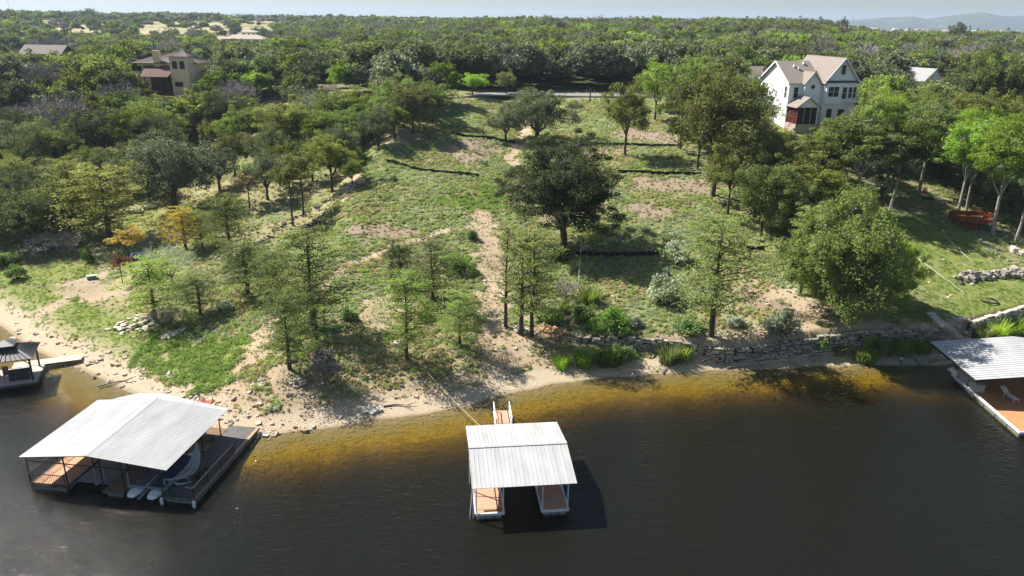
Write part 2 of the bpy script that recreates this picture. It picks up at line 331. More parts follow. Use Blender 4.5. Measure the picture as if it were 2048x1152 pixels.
    bed = mixc(n, l, ramp(n, l, noise(n, l, 1.6, 6, .75, geo, .6), [(.42, (0, 0, 0)), (.62, (.85, .85, .85))]), (.86, .60, .20), (.56, .38, .12))
    c = mixc(n, l, mr.outputs[0], bed, c)
    l.new(c, b.inputs['Base Color'])
    bp = n.new('ShaderNodeBump'); bp.inputs['Strength'].default_value = .9; bp.inputs['Distance'].default_value = .16
    l.new(mth(n, l, 'ADD', n3, mth(n, l, 'MULTIPLY', n4, .35)), bp.inputs['Height']); l.new(bp.outputs[0], b.inputs['Normal'])
    me.materials.append(m)
    o = bpy.data.objects.new('ground', me); COL.objects.link(o); o['kind'] = 'structure'
ground()
# ------------------------------------------------------------------ lake
def lake():
    mb = MB(); mb.b2((-460, -170, -9), (460, 185, 0)); 
    m = bpy.data.materials.new('lake_water'); m.use_nodes = True; n, l = nt(m); n.remove(n['Principled BSDF']); out = n['Material Output']
    geo = n.new('ShaderNodeNewGeometry').outputs['Position']
    mp = n.new('ShaderNodeMapping'); mp.inputs['Rotation'].default_value = (0, 0, rad(25)); mp.inputs['Scale'].default_value = (1, 2.3, 1); l.new(geo, mp.inputs[0])
    w1 = noise(n, l, .9, 3, .6, mp.outputs[0], .5)
    mp2 = n.new('ShaderNodeMapping'); mp2.inputs['Rotation'].default_value = (0, 0, rad(-20)); mp2.inputs['Scale'].default_value = (1, 1.7, 1); l.new(geo, mp2.inputs[0])
    w2 = noise(n, l, 3.2, 2, .5, mp2.outputs[0], .2)
    gust = ramp(n, l, noise(n, l, .05, 3, .5, geo), [(.3, (.7, .7, .7)), (.7, (1, 1, 1))])
    hh = mth(n, l, 'MULTIPLY', mth(n, l, 'ADD', w1, mth(n, l, 'MULTIPLY', w2, .45)), gust)
    bp = n.new('ShaderNodeBump'); bp.inputs['Strength'].default_value = .75; bp.inputs['Distance'].default_value = .17; l.new(hh, bp.inputs['Height'])
    fr = n.new('ShaderNodeFresnel'); fr.inputs[0].default_value = 1.33; l.new(bp.outputs[0], fr.inputs['Normal'])
    gl = n.new('ShaderNodeBsdfGlossy'); gl.inputs['Roughness'].default_value = .04; l.new(bp.outputs[0], gl.inputs['Normal'])
    tr = n.new('ShaderNodeBsdfTransparent'); df = n.new('ShaderNodeBsdfDiffuse'); df.inputs[0].default_value = (.066, .068, .045, 1); l.new(bp.outputs[0], df.inputs['Normal'])
    m1 = n.new('ShaderNodeMixShader'); m1.inputs[0].default_value = .13; l.new(tr.outputs[0], m1.inputs[1]); l.new(df.outputs[0], m1.inputs[2])
    m2 = n.new('ShaderNodeMixShader'); l.new(fr.outputs[0], m2.inputs[0]); l.new(m1.outputs[0], m2.inputs[1]); l.new(gl.outputs[0], m2.inputs[2])
    l.new(m2.outputs[0], out.inputs['Surface'])
    # absorption only: tannin stained water; density 1/m with colour = what survives
    va = n.new('ShaderNodeVolumeAbsorption'); va.inputs['Color'].default_value = (.735, .695, .03, 1); va.inputs['Density'].default_value = 4.2
    l.new(va.outputs[0], out.inputs['Volume'])
    mb.build('lake_water', m)['kind'] = 'structure'
lake()
# ------------------------------------------------------------------ haze
def haze():
    mb = MB(); mb.b2((-16000, -600, -10), (16000, 14000, 190))
    m = bpy.data.materials.new('haze'); m.use_nodes = True; n, l = nt(m); n.remove(n['Principled BSDF'])
    v = n.new('ShaderNodeVolumePrincipled'); v.inputs['Color'].default_value = (.66, .82, 1, 1); v.inputs['Density'].default_value = HAZE_D; v.inputs['Anisotropy'].default_value = .2
    l.new(v.outputs[0], n['Material Output'].inputs['Volume'])
    mb.build('haze', m)['kind'] = 'stuff'
HAZE_D = 0.00011
haze()
# ------------------------------------------------------------------ road beyond the lots
def road():
    xs = np.arange(-60, 111, 3.0); V = []; Fq = []; pts = []
    for k, px in enumerate((700, 820, 940, 1050, 1150, 1240, 1330)):
        pass
    P = [G(x_, y_) for x_, y_ in ((860, 197), (945, 190), (1024, 189.5), (1110, 190.5), (1180, 192), (1240, 194), (1330, 190))]
    px = np.array([p[0] for p in P]); py = np.array([p[1] for p in P])
    cy = np.interp(xs, px, py); cy = np.convolve(np.pad(cy, 4, 'edge'), np.ones(9)/9, 'valid')
    for w in (-3.4, -1.1, 1.1, 3.4): V += [(x, y+w, gz(x, y+w)+.10) for x, y in zip(xs, cy)]
    V = np.array(V); k = len(xs)
    Fq = np.array([(j*k+i, j*k+i+1, (j+1)*k+i+1, (j+1)*k+i) for j in range(3) for i in range(k-1)])
    # even out across the width
    zc = V[:, 2].reshape(4, k).max(0)+.02; V[:, 2] = np.tile(np.convolve(np.pad(zc, 6, 'edge'), np.ones(13)/13, 'valid')+.03, 4)
    me = npmesh('road', V, Fq, mat('asphalt', (.22, .22, .22), .9, .2, 1.5, bump=.2, bscale=30)); o = bpy.data.objects.new('road', me); COL.objects.link(o); o['kind'] = 'structure'
    sm = o.modifiers.new('s', 'SOLIDIFY'); sm.thickness = .3; sm.offset = -1
    return xs, cy
ROADX, ROADY = road()
# ------------------------------------------------------------------ trees
rng = np.random.default_rng(7)
def tubes_np(segs, n=5):
    """segs (k,8): p0,p1,r0,r1 -> verts, quads"""
    S = np.array(segs, float); p0, p1, r0, r1 = S[:, 0:3], S[:, 3:6], S[:, 6:7], S[:, 7:8]
    d = p1-p0; d /= np.linalg.norm(d, axis=1, keepdims=True)+1e-9
    u = np.where(np.abs(d[:, 2:3]) < .9, [[0, 0, 1.]], [[0, 1., 0]]); x = np.cross(d, u); x /= np.linalg.norm(x, axis=1, keepdims=True); y = np.cross(d, x)
    V = []
    for P, r in ((p0, r0), (p1, r1)):
        for k in range(n):
            a = 2*math.pi*k/n; V.append(P+(x*math.cos(a)+y*math.sin(a))*r)
    V = np.stack(V, 1).reshape(-1, 3); base = np.arange(len(S))[:, None]*2*n
    Fq = np.concatenate([base+np.array([[k, (k+1) % n, n+(k+1) % n, n+k]]) for k in range(n)], 0)
    return V, Fq
def leaf_np(C, rad_, per, size, g, flat=.75, up=.5, long=1.7):
    """C clump centres; returns quads scattered round them"""
    k = len(C); cen = np.repeat(C, per, 0); R_ = np.repeat(np.broadcast_to(rad_, (k,)), per)[:, None]
    o = g.normal(size=(k*per, 3)); o /= np.linalg.norm(o, axis=1, keepdims=True)+1e-9; o *= g.random((k*per, 1))**.45*R_; o[:, 2] *= flat
    c = cen+o; nrm = g.normal(size=c.shape)+o/R_*.6; nrm[:, 2] = np.abs(nrm[:, 2])+up; nrm /= np.linalg.norm(nrm, axis=1, keepdims=True)
    t = np.cross(nrm, g.normal(size=c.shape)); t /= np.linalg.norm(t, axis=1, keepdims=True)+1e-9; b = np.cross(nrm, t)
    s = size*(.6+.8*g.random((len(c), 1)))
    V = np.stack([c-t*s*long/2, c+b*s/2, c+t*s*long/2, c-b*s/2], 1).reshape(-1, 3)
    return V, np.arange(len(V)).reshape(-1, 4)
def crown_pts(g, n, W, H, z0, lump=.3, low=-.45):
    out = []; ph = g.random(6)*6.28; ch = H-z0; cz = z0+ch*.48
    while len(out) < n:
        d = g.normal(size=3); d /= np.linalg.norm(d)
        if d[2] < low: continue
        az = math.atan2(d[1], d[0]); L = 1+lump*(math.sin(3*az+ph[0])*.5+math.sin(5*az+d[2]*3+ph[1])*.35+math.sin(2*az-d[2]*5+ph[2])*.4)
        r = (g.random()**.38)*L*.87; p = np.array([d[0]*W/2*r, d[1]*W/2*r, cz+d[2]*ch/2*r*(1 if d[2] > 0 else .8)])
        if out and np.min(np.linalg.norm(np.array(out)[:, :3]-p, axis=1)) < W*.055*g.random(): continue
        out.append(p)
    return np.array(out)
def broad(seed, W, H, fork, ncl, per, leaf, crad, trunk_r, nl=6, lean=.0, lump=.3, z0=None, flat=.7, low=-.6):
    g = np.random.default_rng(seed); z0 = H*.28 if z0 is None else z0
    C = crown_pts(g, ncl, W, H, z0, lump, low)
    segs = []; fk = np.array([lean*fork, .15*lean, fork]); segs.append([0, 0, -.8, *fk*.0, trunk_r*1.7, trunk_r*1.35]); mid = fk*.5+np.array([.1*W*.1, 0, 0])
    segs.append([0, 0, 0, *mid, trunk_r*1.35, trunk_r]); segs.append([*mid, *fk, trunk_r, trunk_r*.9])
    nodes = [fk]; 
    for j in range(nl):
        az = 6.283*(j+.6*g.random())/nl; el = .35+.75*g.random() if j else 1.4
        tgt = np.array([math.cos(az)*math.cos(el)*W*.36, math.sin(az)*math.cos(el)*W*.36, fork+(H-fork)*(.35+.5*math.sin(el))])
        prev = fk; k = 5
        for q in range(1, k+1):
            t = q/k; p = fk*(1-t)+tgt*t+np.array([0, 0, (H-fork)*.06*math.sin(t*3.1)])+g.normal(size=3)*W*.018
            segs.append([*prev, *p, trunk_r*.62*(1-.78*(t-.2)), trunk_r*.62*(1-.78*t)]); nodes.append(p); prev = p
    N = np.array(nodes)
    for c in C:
        dd = np.linalg.norm(N-c, axis=1)+np.maximum(0, N[:, 2]-c[2])*1.5; p = N[np.argmin(dd)]; m_ = (p+c)/2+g.normal(size=3)*.12+np.array([0, 0, -.15])
        segs.append([*p, *m_, trunk_r*.15, trunk_r*.1]); segs.append([*m_, *c, trunk_r*.1, trunk_r*.03])
    tv, tf = tubes_np(segs, 6); lv, lf = leaf_np(C, crad*(.5+.9*g.random(len(C))), per, leaf, g, flat)
    return (tv, tf), (lv, lf)
def cypress(seed, W, H, nb, per, leaf, dens=.7, topflat=.3, rise=.55, z0=.22):
    g = np.random.default_rng(seed); tr = H*.014+.05; segs = []; C = []; R_ = []
    pz = np.linspace(-.6, H, 9); lx = np.cumsum(g.normal(size=9))*.05
    for i in range(8): segs.append([lx[i], 0, pz[i], lx[i+1], 0, pz[i+1], tr*(1.25-1.15*i/8), tr*(1.25-1.15*(i+1)/8)])
    for j in range(nb):
        t = (j+.5)/nb; z = H*(z0+(1-z0)*t*.97); az = j*2.4+g.random()*.6
        L = W/2*(1.0-t**1.5*(1-topflat))*(.75+.4*g.random())*min(1, .55+t*3)
        p = np.array([np.interp(z, pz, lx), 0, z]); d = np.array([math.cos(az), math.sin(az), rise*(.6+.7*t)]); prev = p; k = 5
        for q in range(1, k+1):
            s_ = q/k; nx = p+d*L*s_*np.array([1, 1, 1-.35*s_])+g.normal(size=3)*.05*L; r = tr*.36*(1-t*.5)
            segs.append([*prev, *nx, r*(1-.85*(s_-.2)), r*(1-.85*s_)])
            if g.random() < dens+.25*s_:
                for e in range(3): C.append(nx+g.normal(size=3)*L*.11*np.array([1, 1, .5])); R_.append(.20*L*(.6+.4*s_)+.15)
            prev = nx
    tv, tf = tubes_np(segs, 5); lv, lf = leaf_np(np.array(C), np.array(R_), per, leaf, g, .38, .9, 2.2)
    return (tv, tf), (lv, lf)
def baretree(seed, W, H, ncl=120, per=13):
    g = np.random.default_rng(seed); (tv, tf), _ = broad(seed, W, H, H*.18, ncl, 1, .1, .5, .16, nl=8)
    C = crown_pts(g, ncl, W, H, H*.25, .3); k = len(C)*per; c = np.repeat(C, per, 0); d = g.normal(size=(k, 3)); d += (c-np.array([0, 0, H*.35]))/W*2; d[:, 2] += .5; d /= np.linalg.norm(d, axis=1, keepdims=True)
    L = (.4+.9*g.random((k, 1)))*W*.09; s = np.cross(d, g.normal(size=(k, 3))); s /= np.linalg.norm(s, axis=1, keepdims=True); c = c+g.normal(size=c.shape)*.25
    V = np.stack([c-s*.034, c+s*.034, c+d*L+s*.016, c+d*L-s*.016], 1).reshape(-1, 3)
    return (tv, tf), (V, np.arange(len(V)).reshape(-1, 4))
def shrub(seed, W, H, ncl, per, leaf, up=.6):
    g = np.random.default_rng(seed); C = crown_pts(g, ncl, W*.85, H*.92, -.25*H, .3); C[:, 2] = np.maximum(C[:, 2], .12*H)
    segs = [[0, 0, -.2, *c, .035, .008] for c in C[::2]]
    tv, tf = tubes_np(segs, 4); lv, lf = leaf_np(C, W*.13, per, leaf, g, .9, up, 2.0)
    return (tv, tf), (lv, lf)
def spiky(seed, W, H, nb):
    """upright grassy plant: many blades"""
    g = np.random.default_rng(seed); az = g.random(nb)*6.283; r0 = g.random(nb)**.5*W*.22; sp_ = g.random(nb)*W*.36; hh = H*(.5+.5*g.random(nb)); w = .022+.016*g.random(nb)
    ca, sa = np.cos(az), np.sin(az); z = 0*az
    b = np.stack([r0*ca, r0*sa, z-.1], 1); m_ = np.stack([(r0+sp_*.35)*ca, (r0+sp_*.35)*sa, hh*.6], 1); t = np.stack([(r0+sp_)*ca, (r0+sp_)*sa, hh], 1); s = np.stack([-sa, ca, z], 1)*w[:, None]
    V = np.stack([b-s, b+s, m_+s, m_-s, m_-s, m_+s, t+s*.15, t-s*.15], 1).reshape(-1, 3)
    return V, np.arange(len(V)).reshape(-1, 4)
BARK = mat('bark', (.085, .07, .055), .95, .4, 4, bump=.6, bscale=12); BARKG = mat('bark_grey', (.17, .155, .14), .95, .35, 4, bump=.4, bscale=12); BARKP = mat('bark_pale', (.33, .30, .26), .9, .35, 3, bump=.3, bscale=10)
LM = dict(oak=leafmat('leaf_oak', (.055, .07, .032), (.112, .13, .066), .24), oakg=leafmat('leaf_oak_grey', (.07, .085, .052), (.13, .15, .095), .2), elm=leafmat('leaf_elm', (.068, .098, .02), (.130, .168, .038), .3),
          olive=leafmat('leaf_olive', (.085, .102, .025), (.15, .158, .042), .3), bright=leafmat('leaf_bright', (.10, .155, .025), (.17, .235, .05), .35), lime=leafmat('leaf_lime', (.12, .21, .02), (.19, .29, .04), .35), lushg=leafmat('leaf_lush', (.12, .19, .03), (.20, .28, .055), .42),
          cyp=leafmat('leaf_cypress', (.10, .125, .04), (.16, .19, .065), .35), cypb=leafmat('leaf_cypress_bright', (.15, .225, .035), (.215, .30, .06), .4), cypy=leafmat('leaf_cypress_pale', (.17, .19, .055), (.25, .255, .085), .38),
          yel=leafmat('leaf_yellow', (.24, .19, .035), (.32, .25, .05), .35), org=leafmat('leaf_rust', (.15, .12, .05), (.20, .16, .06), .3), red=leafmat('leaf_red', (.15, .045, .035), (.20, .08, .05), .3),
          twig=leafmat('twig_grey', (.17, .15, .14), (.26, .235, .22), .0), silver=leafmat('leaf_silver', (.20, .23, .17), (.31, .34, .26), .2), shrub=leafmat('leaf_shrub', (.06, .11, .025), (.12, .19, .04), .3), palm=leafmat('leaf_palm', (.10, .15, .07), (.17, .22, .11), .2))
MODELS = {}
def reg(kind, W, H, parts, bark=BARK, leafname='crown'):
    (tv, tf), (lv, lf) = parts
    MODELS.setdefault(kind, []).append((W, H, npmesh(kind+'_trunk', tv, tf, bark, True), npmesh(kind+'_leaves', lv, lf, LM['oak'])))
for s in range(4):
    reg('oak', 12, 9, broad(10+s, 12, 9, 2.0, 150, 150, .135, 1.0, .34, 7, lump=.38, z0=1.3))
    reg('elm', 9, 10, broad(30+s, 9, 10, 2.6, 120, 140, .135, .85, .2, 6, lump=.4, z0=1.7))
    reg('tall', 9, 15, broad(50+s, 9, 15, 5.0, 150, 140, .145, .85, .2, 5, lean=.05, lump=.4, z0=5), BARKP)
    reg('cyp', 7, 11, cypress(70+s, 7, 11, 52, 14, .095, .62, .5, .42))
for s in range(3):
    reg('cypthin', 4, 11, cypress(90+s, 4, 11, 40, 6, .09, .45, .6, .8, .25))
    reg('bare', 9, 7, baretree(110+s, 9, 7), BARKG)
    reg('shrub', 3, 2, shrub(130+s, 3, 2, 42, 55, .095))
    reg('slim', 4, 9, broad(150+s, 4, 9, 5.2, 40, 50, .15, .6, .09, 4, z0=4.4))
BIG = broad(201, 17, 14.5, 2.6, 400, 180, .14, 1.1, .50, 11, lean=-.04, lump=.45, z0=.6, flat=.5, low=-.75); reg('bigoak', 17, 14.5, BIG)
for s in range(2): reg('lush', 14, 12, broad(220+s, 14, 12, 1.6, 300, 200, .16, 1.15, .28, 9, lump=.42, z0=-.6, flat=.75, low=-.9))
_used = []
def tree(kind, lm, x, y, W, H, label, name, cat='tree', group=None, var=None, z=None):
    i = (len(_used) if var is None else var) % len(MODELS[kind]); _used.append(1)
    W0, H0, tm, cm = MODELS[kind][i]; z = gz(x, y) if z is None else z
    t = thing(name, label, cat, (x, y, z-.05), float(rng.random()*6.28) if kind != 'bigoak' else .4, group)
    t.scale = (W/W0, W/W0, H/H0)
    link('stems' if kind == 'shrub' else 'trunk', tm, t); o = link('twigs' if kind == 'bare' else 'foliage' if kind == 'shrub' else 'crown', cm, t, m=LM[lm])
    return t
def T(px, py, top, wpx, kind, lm, label, name, cat='tree', group=None, var=None):
    p = G(px, py); d = proj(p)[2]; s = F_PX/d; dep = math.atan2(CAM_H-p[2], math.hypot(p[0], p[1]))
    H = (py-top)/(s*math.cos(dep)); W = wpx/s
    return tree(kind, lm, p[0], p[1], W, H, label, name, cat, group, var)
C_, O_, E_, S_ = 'cypress_tree', 'live_oak', 'elm_tree', 'shrub'
TL = [
 (68, 462, 335, 150, 'oak', 'oakg', 'large dark rounded live oak above the brush pile at the left edge', O_),
 (222, 486, 340, 200, 'cyp', 'cypy', 'pale yellow-green cypress with long bare radiating branches, beside the rocks', C_),
 (153, 464, 322, 135, 'cyp', 'cypy', 'yellow-green feathery cypress right behind the big left-edge oak', C_),
 (188, 458, 335, 70, 'cyp', 'cypb', 'slim cypress between the yellow-green one and the radiating one', C_),
 (352, 428, 268, 225, 'oak', 'oakg', 'broad grey-green live oak spreading over the white boat on the left slope', O_),
 (262, 543, 452, 80, 'slim', 'yel', 'bright yellow cypress beside the blue and white skiff', C_),
 (245, 566, 508, 44, 'slim', 'red', 'small dark red sapling left of the yellow cypress', 'sapling'),
 (372, 500, 418, 100, 'cyp', 'yel', 'yellow-orange cypress below the broad grey-green oak', C_),
 (405, 495, 425, 70, 'cyp', 'cyp', 'green cypress tucked behind the yellow-orange one', C_),
 (463, 517, 396, 130, 'cyp', 'cyp', 'airy grey-green cypress on the boundary uphill of the bare shrub', C_),
 (345, 568, 492, 125, 'bare', 'silver', 'grey twiggy leafless tree behind the front left cypress', 'bare_tree'),
 (312, 642, 520, 150, 'cyp', 'cypb', 'green cypress standing on the rock ledge at the left lot corner', C_),
 (402, 630, 545, 105, 'cyp', 'cyp', 'small cypress on the grass right of the ledge cypress', C_),
 (497, 590, 488, 140, 'cyp', 'cyp', 'sparse cypress at the left end of the front cypress row', C_),
 (553, 602, 505, 125, 'cyp', 'cyp', 'second cypress of the front row, crown merging with its neighbours', C_),
 (625, 652, 470, 185, 'cyp', 'cyp', 'tall wide cypress with open horizontal branches in the second lot', C_),
 (580, 738, 588, 140, 'cyp', 'cyp', 'dense low-branched cypress nearest the left shore corner', C_),
 (634, 682, 590, 60, 'cypthin', 'cyp', 'thin short cypress just right of the dense shore cypress', C_),
 (813, 722, 556, 140, 'cyp', 'cypb', 'bright green conical cypress on the sandy bank above the beach', C_),
 (866, 602, 478, 130, 'cyp', 'cyp', 'see-through cypress uphill of the bright green conical one', C_),
 (800, 562, 482, 70, 'oak', 'oak', 'small dark live oak with slim trunk in the middle lots', O_),
 (783, 578, 520, 55, 'cyp', 'cyp', 'young cypress left below the small dark live oak', C_),
 (838, 568, 524, 44, 'cyp', 'cyp', 'tiny cypress right of the small dark live oak', C_),
 (920, 690, 584, 100, 'cyp', 'cypb', 'short bright green cypress leaning beside the washed-out track', C_),
 (1010, 655, 465, 75, 'cypthin', 'cyp', 'very sparse pole-like cypress right of the dirt track', C_),
 (1042, 668, 492, 90, 'cypthin', 'cyp', 'thin cypress of the trunk pair above the orange boulder', C_),
 (1062, 672, 470, 140, 'cyp', 'cyp', 'taller cypress of the trunk pair above the orange boulder', C_),
 (1071, 622, 505, 80, 'cypthin', 'cyp', 'cypress behind the trunk pair, partly hidden by them', C_),
 (1126, 499, 268, 252, 'bigoak', 'oak', 'huge dark spreading live oak in the centre of the lots', O_),
 (1074, 288, 178, 165, 'oak', 'oak', 'wide live oak at the head of the lots behind the huge oak', O_),
 (1012, 282, 216, 84, 'oak', 'oakg', 'low round live oak left of the upper wide oak', O_),
 (1250, 312, 160, 105, 'elm', 'olive', 'olive elm with forked trunk standing alone by the upper silt fence', E_),
 (1421, 672, 448, 200, 'cyp', 'cyp', 'tall airy cypress above the stone retaining wall', C_),
 (1425, 392, 135, 190, 'elm', 'olive', 'tall olive-crowned tree on the right lot boundary', E_),
 (1360, 300, 125, 120, 'elm', 'elm', 'green elm at the upper right lot corner', E_),
 (1310, 240, 120, 90, 'elm', 'bright', 'bright elm just beyond the upper right corner, near the road', E_),
 (1480, 360, 200, 130, 'elm', 'olive', 'olive-brown elm between lot boundary and white house garden', E_),
 (1522, 470, 318, 140, 'elm', 'elm', 'dark leafy elm low on the right boundary', E_),
 (1575, 400, 300, 90, 'elm', 'elm', 'small elm below the white house garden', E_),
 (1680, 634, 385, 232, 'lush', 'lushg', 'big bright green leafy tree over the right end of the wall', 'broadleaf_tree'),
 (1775, 605, 465, 120, 'lush', 'lushg', 'smaller bright green tree on the right flank of the big leafy one', 'broadleaf_tree'),
 (1600, 590, 420, 90, 'cyp', 'cypb', 'feathery cypress half behind the big bright leafy tree', C_),
 (1704, 420, 225, 170, 'tall', 'elm', 'dark green tree with leaning trunk above the garden wall', E_),
 (1625, 400, 262, 125, 'elm', 'olive', 'olive elm in front of the white house porch', E_),
 (1780, 420, 225, 140, 'tall', 'elm', 'dense green tree at the top of the right lawn shadow', E_),
 (1660, 370, 245, 110, 'elm', 'bright', 'yellow-green elm beside the right corner of the white house', E_),
 (1838, 380, 200, 120, 'tall', 'elm', 'dark elm behind the red chair', E_),
 (1915, 426, 235, 115, 'tall', 'lushg', 'pale-trunked tree just left of the red deck', E_),
 (1932, 424, 248, 90, 'tall', 'lushg', 'pale-trunked tree immediately behind the red deck', E_),
 (1985, 472, 232, 150, 'tall', 'lushg', 'pale-trunked yellow-green tree in front of the red deck', E_),
 (2030, 486, 260, 120, 'tall', 'bright', 'leaning pale-trunked tree at the right edge of the frame', E_),
 (1395, 340, 195, 110, 'elm', 'elm', 'dark-skirted elm on the right boundary, below the bright one', E_), (1455, 430, 260, 110, 'elm', 'olive', 'shaded olive elm right of the tall boundary tree foot', E_),
 (1560, 470, 335, 110, 'lush', 'elm', 'dense low tree filling the boundary below the garden', E_), (1505, 395, 255, 120, 'lush', 'olive', 'dense olive tree in the middle of the right boundary belt', E_), (1655, 290, 235, 60, 'shrub', 'olive', 'olive bush at the porch foot', S_),
 (640, 312, 215, 110, 'elm', 'elm', 'green elm between the open-branched elm and the sandy clearing', E_), (735, 262, 185, 90, 'elm', 'olive', 'olive elm behind the grey-green low oak', E_), (790, 275, 200, 80, 'elm', 'elm', 'dark elm just left of the upper left boundary elm', E_),
 (560, 372, 285, 80, 'elm', 'olive', 'young olive elm on the dry grass below the open-branched elm', E_), (440, 380, 300, 90, 'oak', 'oakg', 'grey-green oak right of the broad left oak', O_), (520, 300, 205, 110, 'elm', 'elm', 'rounded elm beyond the light green fence tree', E_),
 (120, 420, 320, 120, 'oak', 'oak', 'dark oak behind the yellow-green cypresses', O_), (250, 385, 290, 100, 'elm', 'elm', 'green elm between the radiating cypress and the broad oak', E_), (40, 400, 300, 120, 'elm', 'olive', 'olive elm rising behind the left-edge oak', E_),
 (1470, 300, 140, 130, 'elm', 'elm', 'green elm at the back of the right boundary clump', E_),
 (1395, 250, 105, 110, 'elm', 'bright', 'bright green elm top left of the right boundary clump', E_),
 (1545, 365, 262, 100, 'elm', 'olive', 'olive elm left of the white house garden path', E_),
 (1755, 330, 178, 120, 'lush', 'lushg', 'broad bright tree hiding the right corner of the white house', E_),
 (1702, 320, 215, 90, 'lush', 'olive', 'olive-yellow tree rising beside the porch', E_),
 (1830, 300, 190, 150, 'lush', 'elm', 'broad green tree in the canopy right of the white house', E_),
 (1920, 330, 220, 150, 'lush', 'lushg', 'bright rounded tree in the canopy behind the red deck', E_),
 (2010, 330, 215, 140, 'lush', 'lushg', 'bright rounded tree in the canopy at the right edge', E_),
 (1960, 240, 95, 150, 'lush', 'elm', 'tall dark-green tree standing above the far right woods', E_),
 (2035, 250, 100, 120, 'lush', 'elm', 'tall green tree at the right frame edge above the woods', E_),
 (1606, 380, 285, 90, 'lush', 'olive', 'yellow-green low tree below the white house porch', E_),
 (625, 362, 272, 80, 'elm', 'elm', 'green elm just uphill of the boundary stones', E_), (470, 352, 262, 90, 'elm', 'olive', 'olive elm right of the clearing post', E_), (545, 345, 255, 90, 'oak', 'oak', 'dark oak in the middle of the left clearing edge', O_),
 (300, 395, 300, 90, 'elm', 'elm', 'leafy elm tight behind the broad grey-green oak', E_), (690, 345, 250, 80, 'oak', 'oakg', 'grey-green oak above the sandy boundary patch', O_),
 (1268, 655, 622, 44, 'shrub', 'silver', 'low grey-green bush above the wall middle', S_), (1190, 660, 630, 50, 'shrub', 'shrub', 'dark bush filling the gap right of the timber steps', S_), (1130, 625, 600, 40, 'shrub', 'elm', 'small dark bush hanging over the top timber step', S_), (1470, 650, 628, 50, 'shrub', 'silver', 'pale straggly bush right of the tall wall cypress', S_), (850, 640, 615, 40, 'shrub', 'elm', 'low dark bush in the lots behind the conical cypress', S_), (700, 640, 615, 44, 'shrub', 'shrub', 'low green bush right of the wide cypress', S_), (450, 620, 596, 44, 'shrub', 'silver', 'grey-green bush in the left lot grass', S_),
 (945, 190, 145, 64, 'elm', 'lime', 'vivid lime green round tree beside the road', E_),
 (1013, 193, 140, 46, 'elm', 'olive', 'small olive tree standing alone by the roadside', E_),
 (826, 268, 158, 110, 'elm', 'olive', 'leafy elm on the upper left lot boundary', E_),
 (866, 246, 163, 100, 'elm', 'elm', 'spreading green elm nearest the upper left lot corner', E_),
 (692, 283, 176, 130, 'elm', 'elm', 'dark-trunked elm in the left wood edge above the sandy clearing', E_),
 (580, 308, 198, 140, 'elm', 'olive', 'open-branched elm with pale forked trunk on the left', E_),
 (536, 400, 300, 92, 'oak', 'oakg', 'dark small live oak on the dry grass slope', O_),
 (500, 418, 345, 60, 'slim', 'org', 'thin brownish sapling left of the dark small slope oak', 'sapling'),
 (586, 452, 312, 76, 'slim', 'olive', 'slender olive tree by the stone row, left of the twin stems', E_),
 (607, 432, 305, 80, 'slim', 'olive', 'slender twin-stemmed tree by the stone row', E_),
 (665, 385, 262, 115, 'elm', 'olive', 'bushy olive elm uphill of the rock heap', E_),
 (757, 293, 216, 84, 'oak', 'oakg', 'grey-green low oak at the left edge of the upper weeds', O_),
 (705, 375, 310, 60, 'elm', 'elm', 'short green elm against the left lot boundary', E_),
 (1522, 262, 192, 66, 'oak', 'silver', 'pale small tree in front of the white house side wall', O_),
 (478, 300, 215, 90, 'elm', 'bright', 'light green tree right of the dark board fence', E_),
 (280, 330, 210, 120, 'elm', 'elm', 'dark green elm behind the broad grey-green oak', E_),
 (205, 340, 215, 130, 'oak', 'oak', 'dark oak with several stems at the back of the left clearing', O_),
 (330, 335, 225, 100, 'oak', 'oak', 'dark oak left of the board fence', O_),
 (12, 505, 420, 60, 'slim', 'cyp', 'thin leaning sapling at the far left edge', 'sapling'),
 (48, 510, 440, 60, 'slim', 'elm', 'small green sapling behind the left brush', 'sapling'),
 (33, 558, 520, 48, 'shrub', 'shrub', 'bright green bush on the left lawn, lowest one', S_), (12, 530, 500, 60, 'shrub', 'shrub', 'green bush at the left edge of the lawn', S_),
 (178, 525, 488, 30, 'shrub', 'shrub', 'upright green bush in the grass left of the skiff', S_),
 (1328, 602, 534, 96, 'shrub', 'silver', 'silvery round shrub left of the tall wall cypress', S_), (1352, 522, 472, 74, 'shrub', 'silver', 'silvery shrub at the right end of the lower silt fence', S_),
 (1556, 668, 600, 84, 'shrub', 'silver', 'silvery shrub on the slope left of the bright leafy tree', S_), (1376, 668, 626, 70, 'shrub', 'shrub', 'bright green bush beside the tall wall cypress', S_),
 (1226, 664, 606, 84, 'shrub', 'shrub', 'round green bush above the left end of the retaining wall', S_), (1100, 640, 606, 66, 'shrub', 'shrub', 'dark green bush left of the timber steps', S_),
 (1165, 640, 602, 70, 'shrub', 'shrub', 'dark green bush right of the timber steps', S_), (912, 540, 500, 80, 'shrub', 'shrub', 'low green thicket right of the see-through cypress', S_),
 (787, 362, 347, 22, 'shrub', 'shrub', 'lone small dark bush below the left silt fence', S_), (722, 325, 296, 45, 'shrub', 'shrub', 'green bush by the upper left boundary', S_),
 (1145, 215, 200, 34, 'shrub', 'shrub', 'small bush near the road at the head of the lots', S_), (1285, 225, 205, 40, 'shrub', 'elm', 'dark bush at the upper right lot corner', S_),
 (645, 760-30, 690, 60, 'shrub', 'twig', 'grey brushy shrub on the sandy bank right of the shore cypress', S_), (1120, 515, 490, 60, 'shrub', 'elm', 'dark undergrowth at the foot of the huge oak', S_),
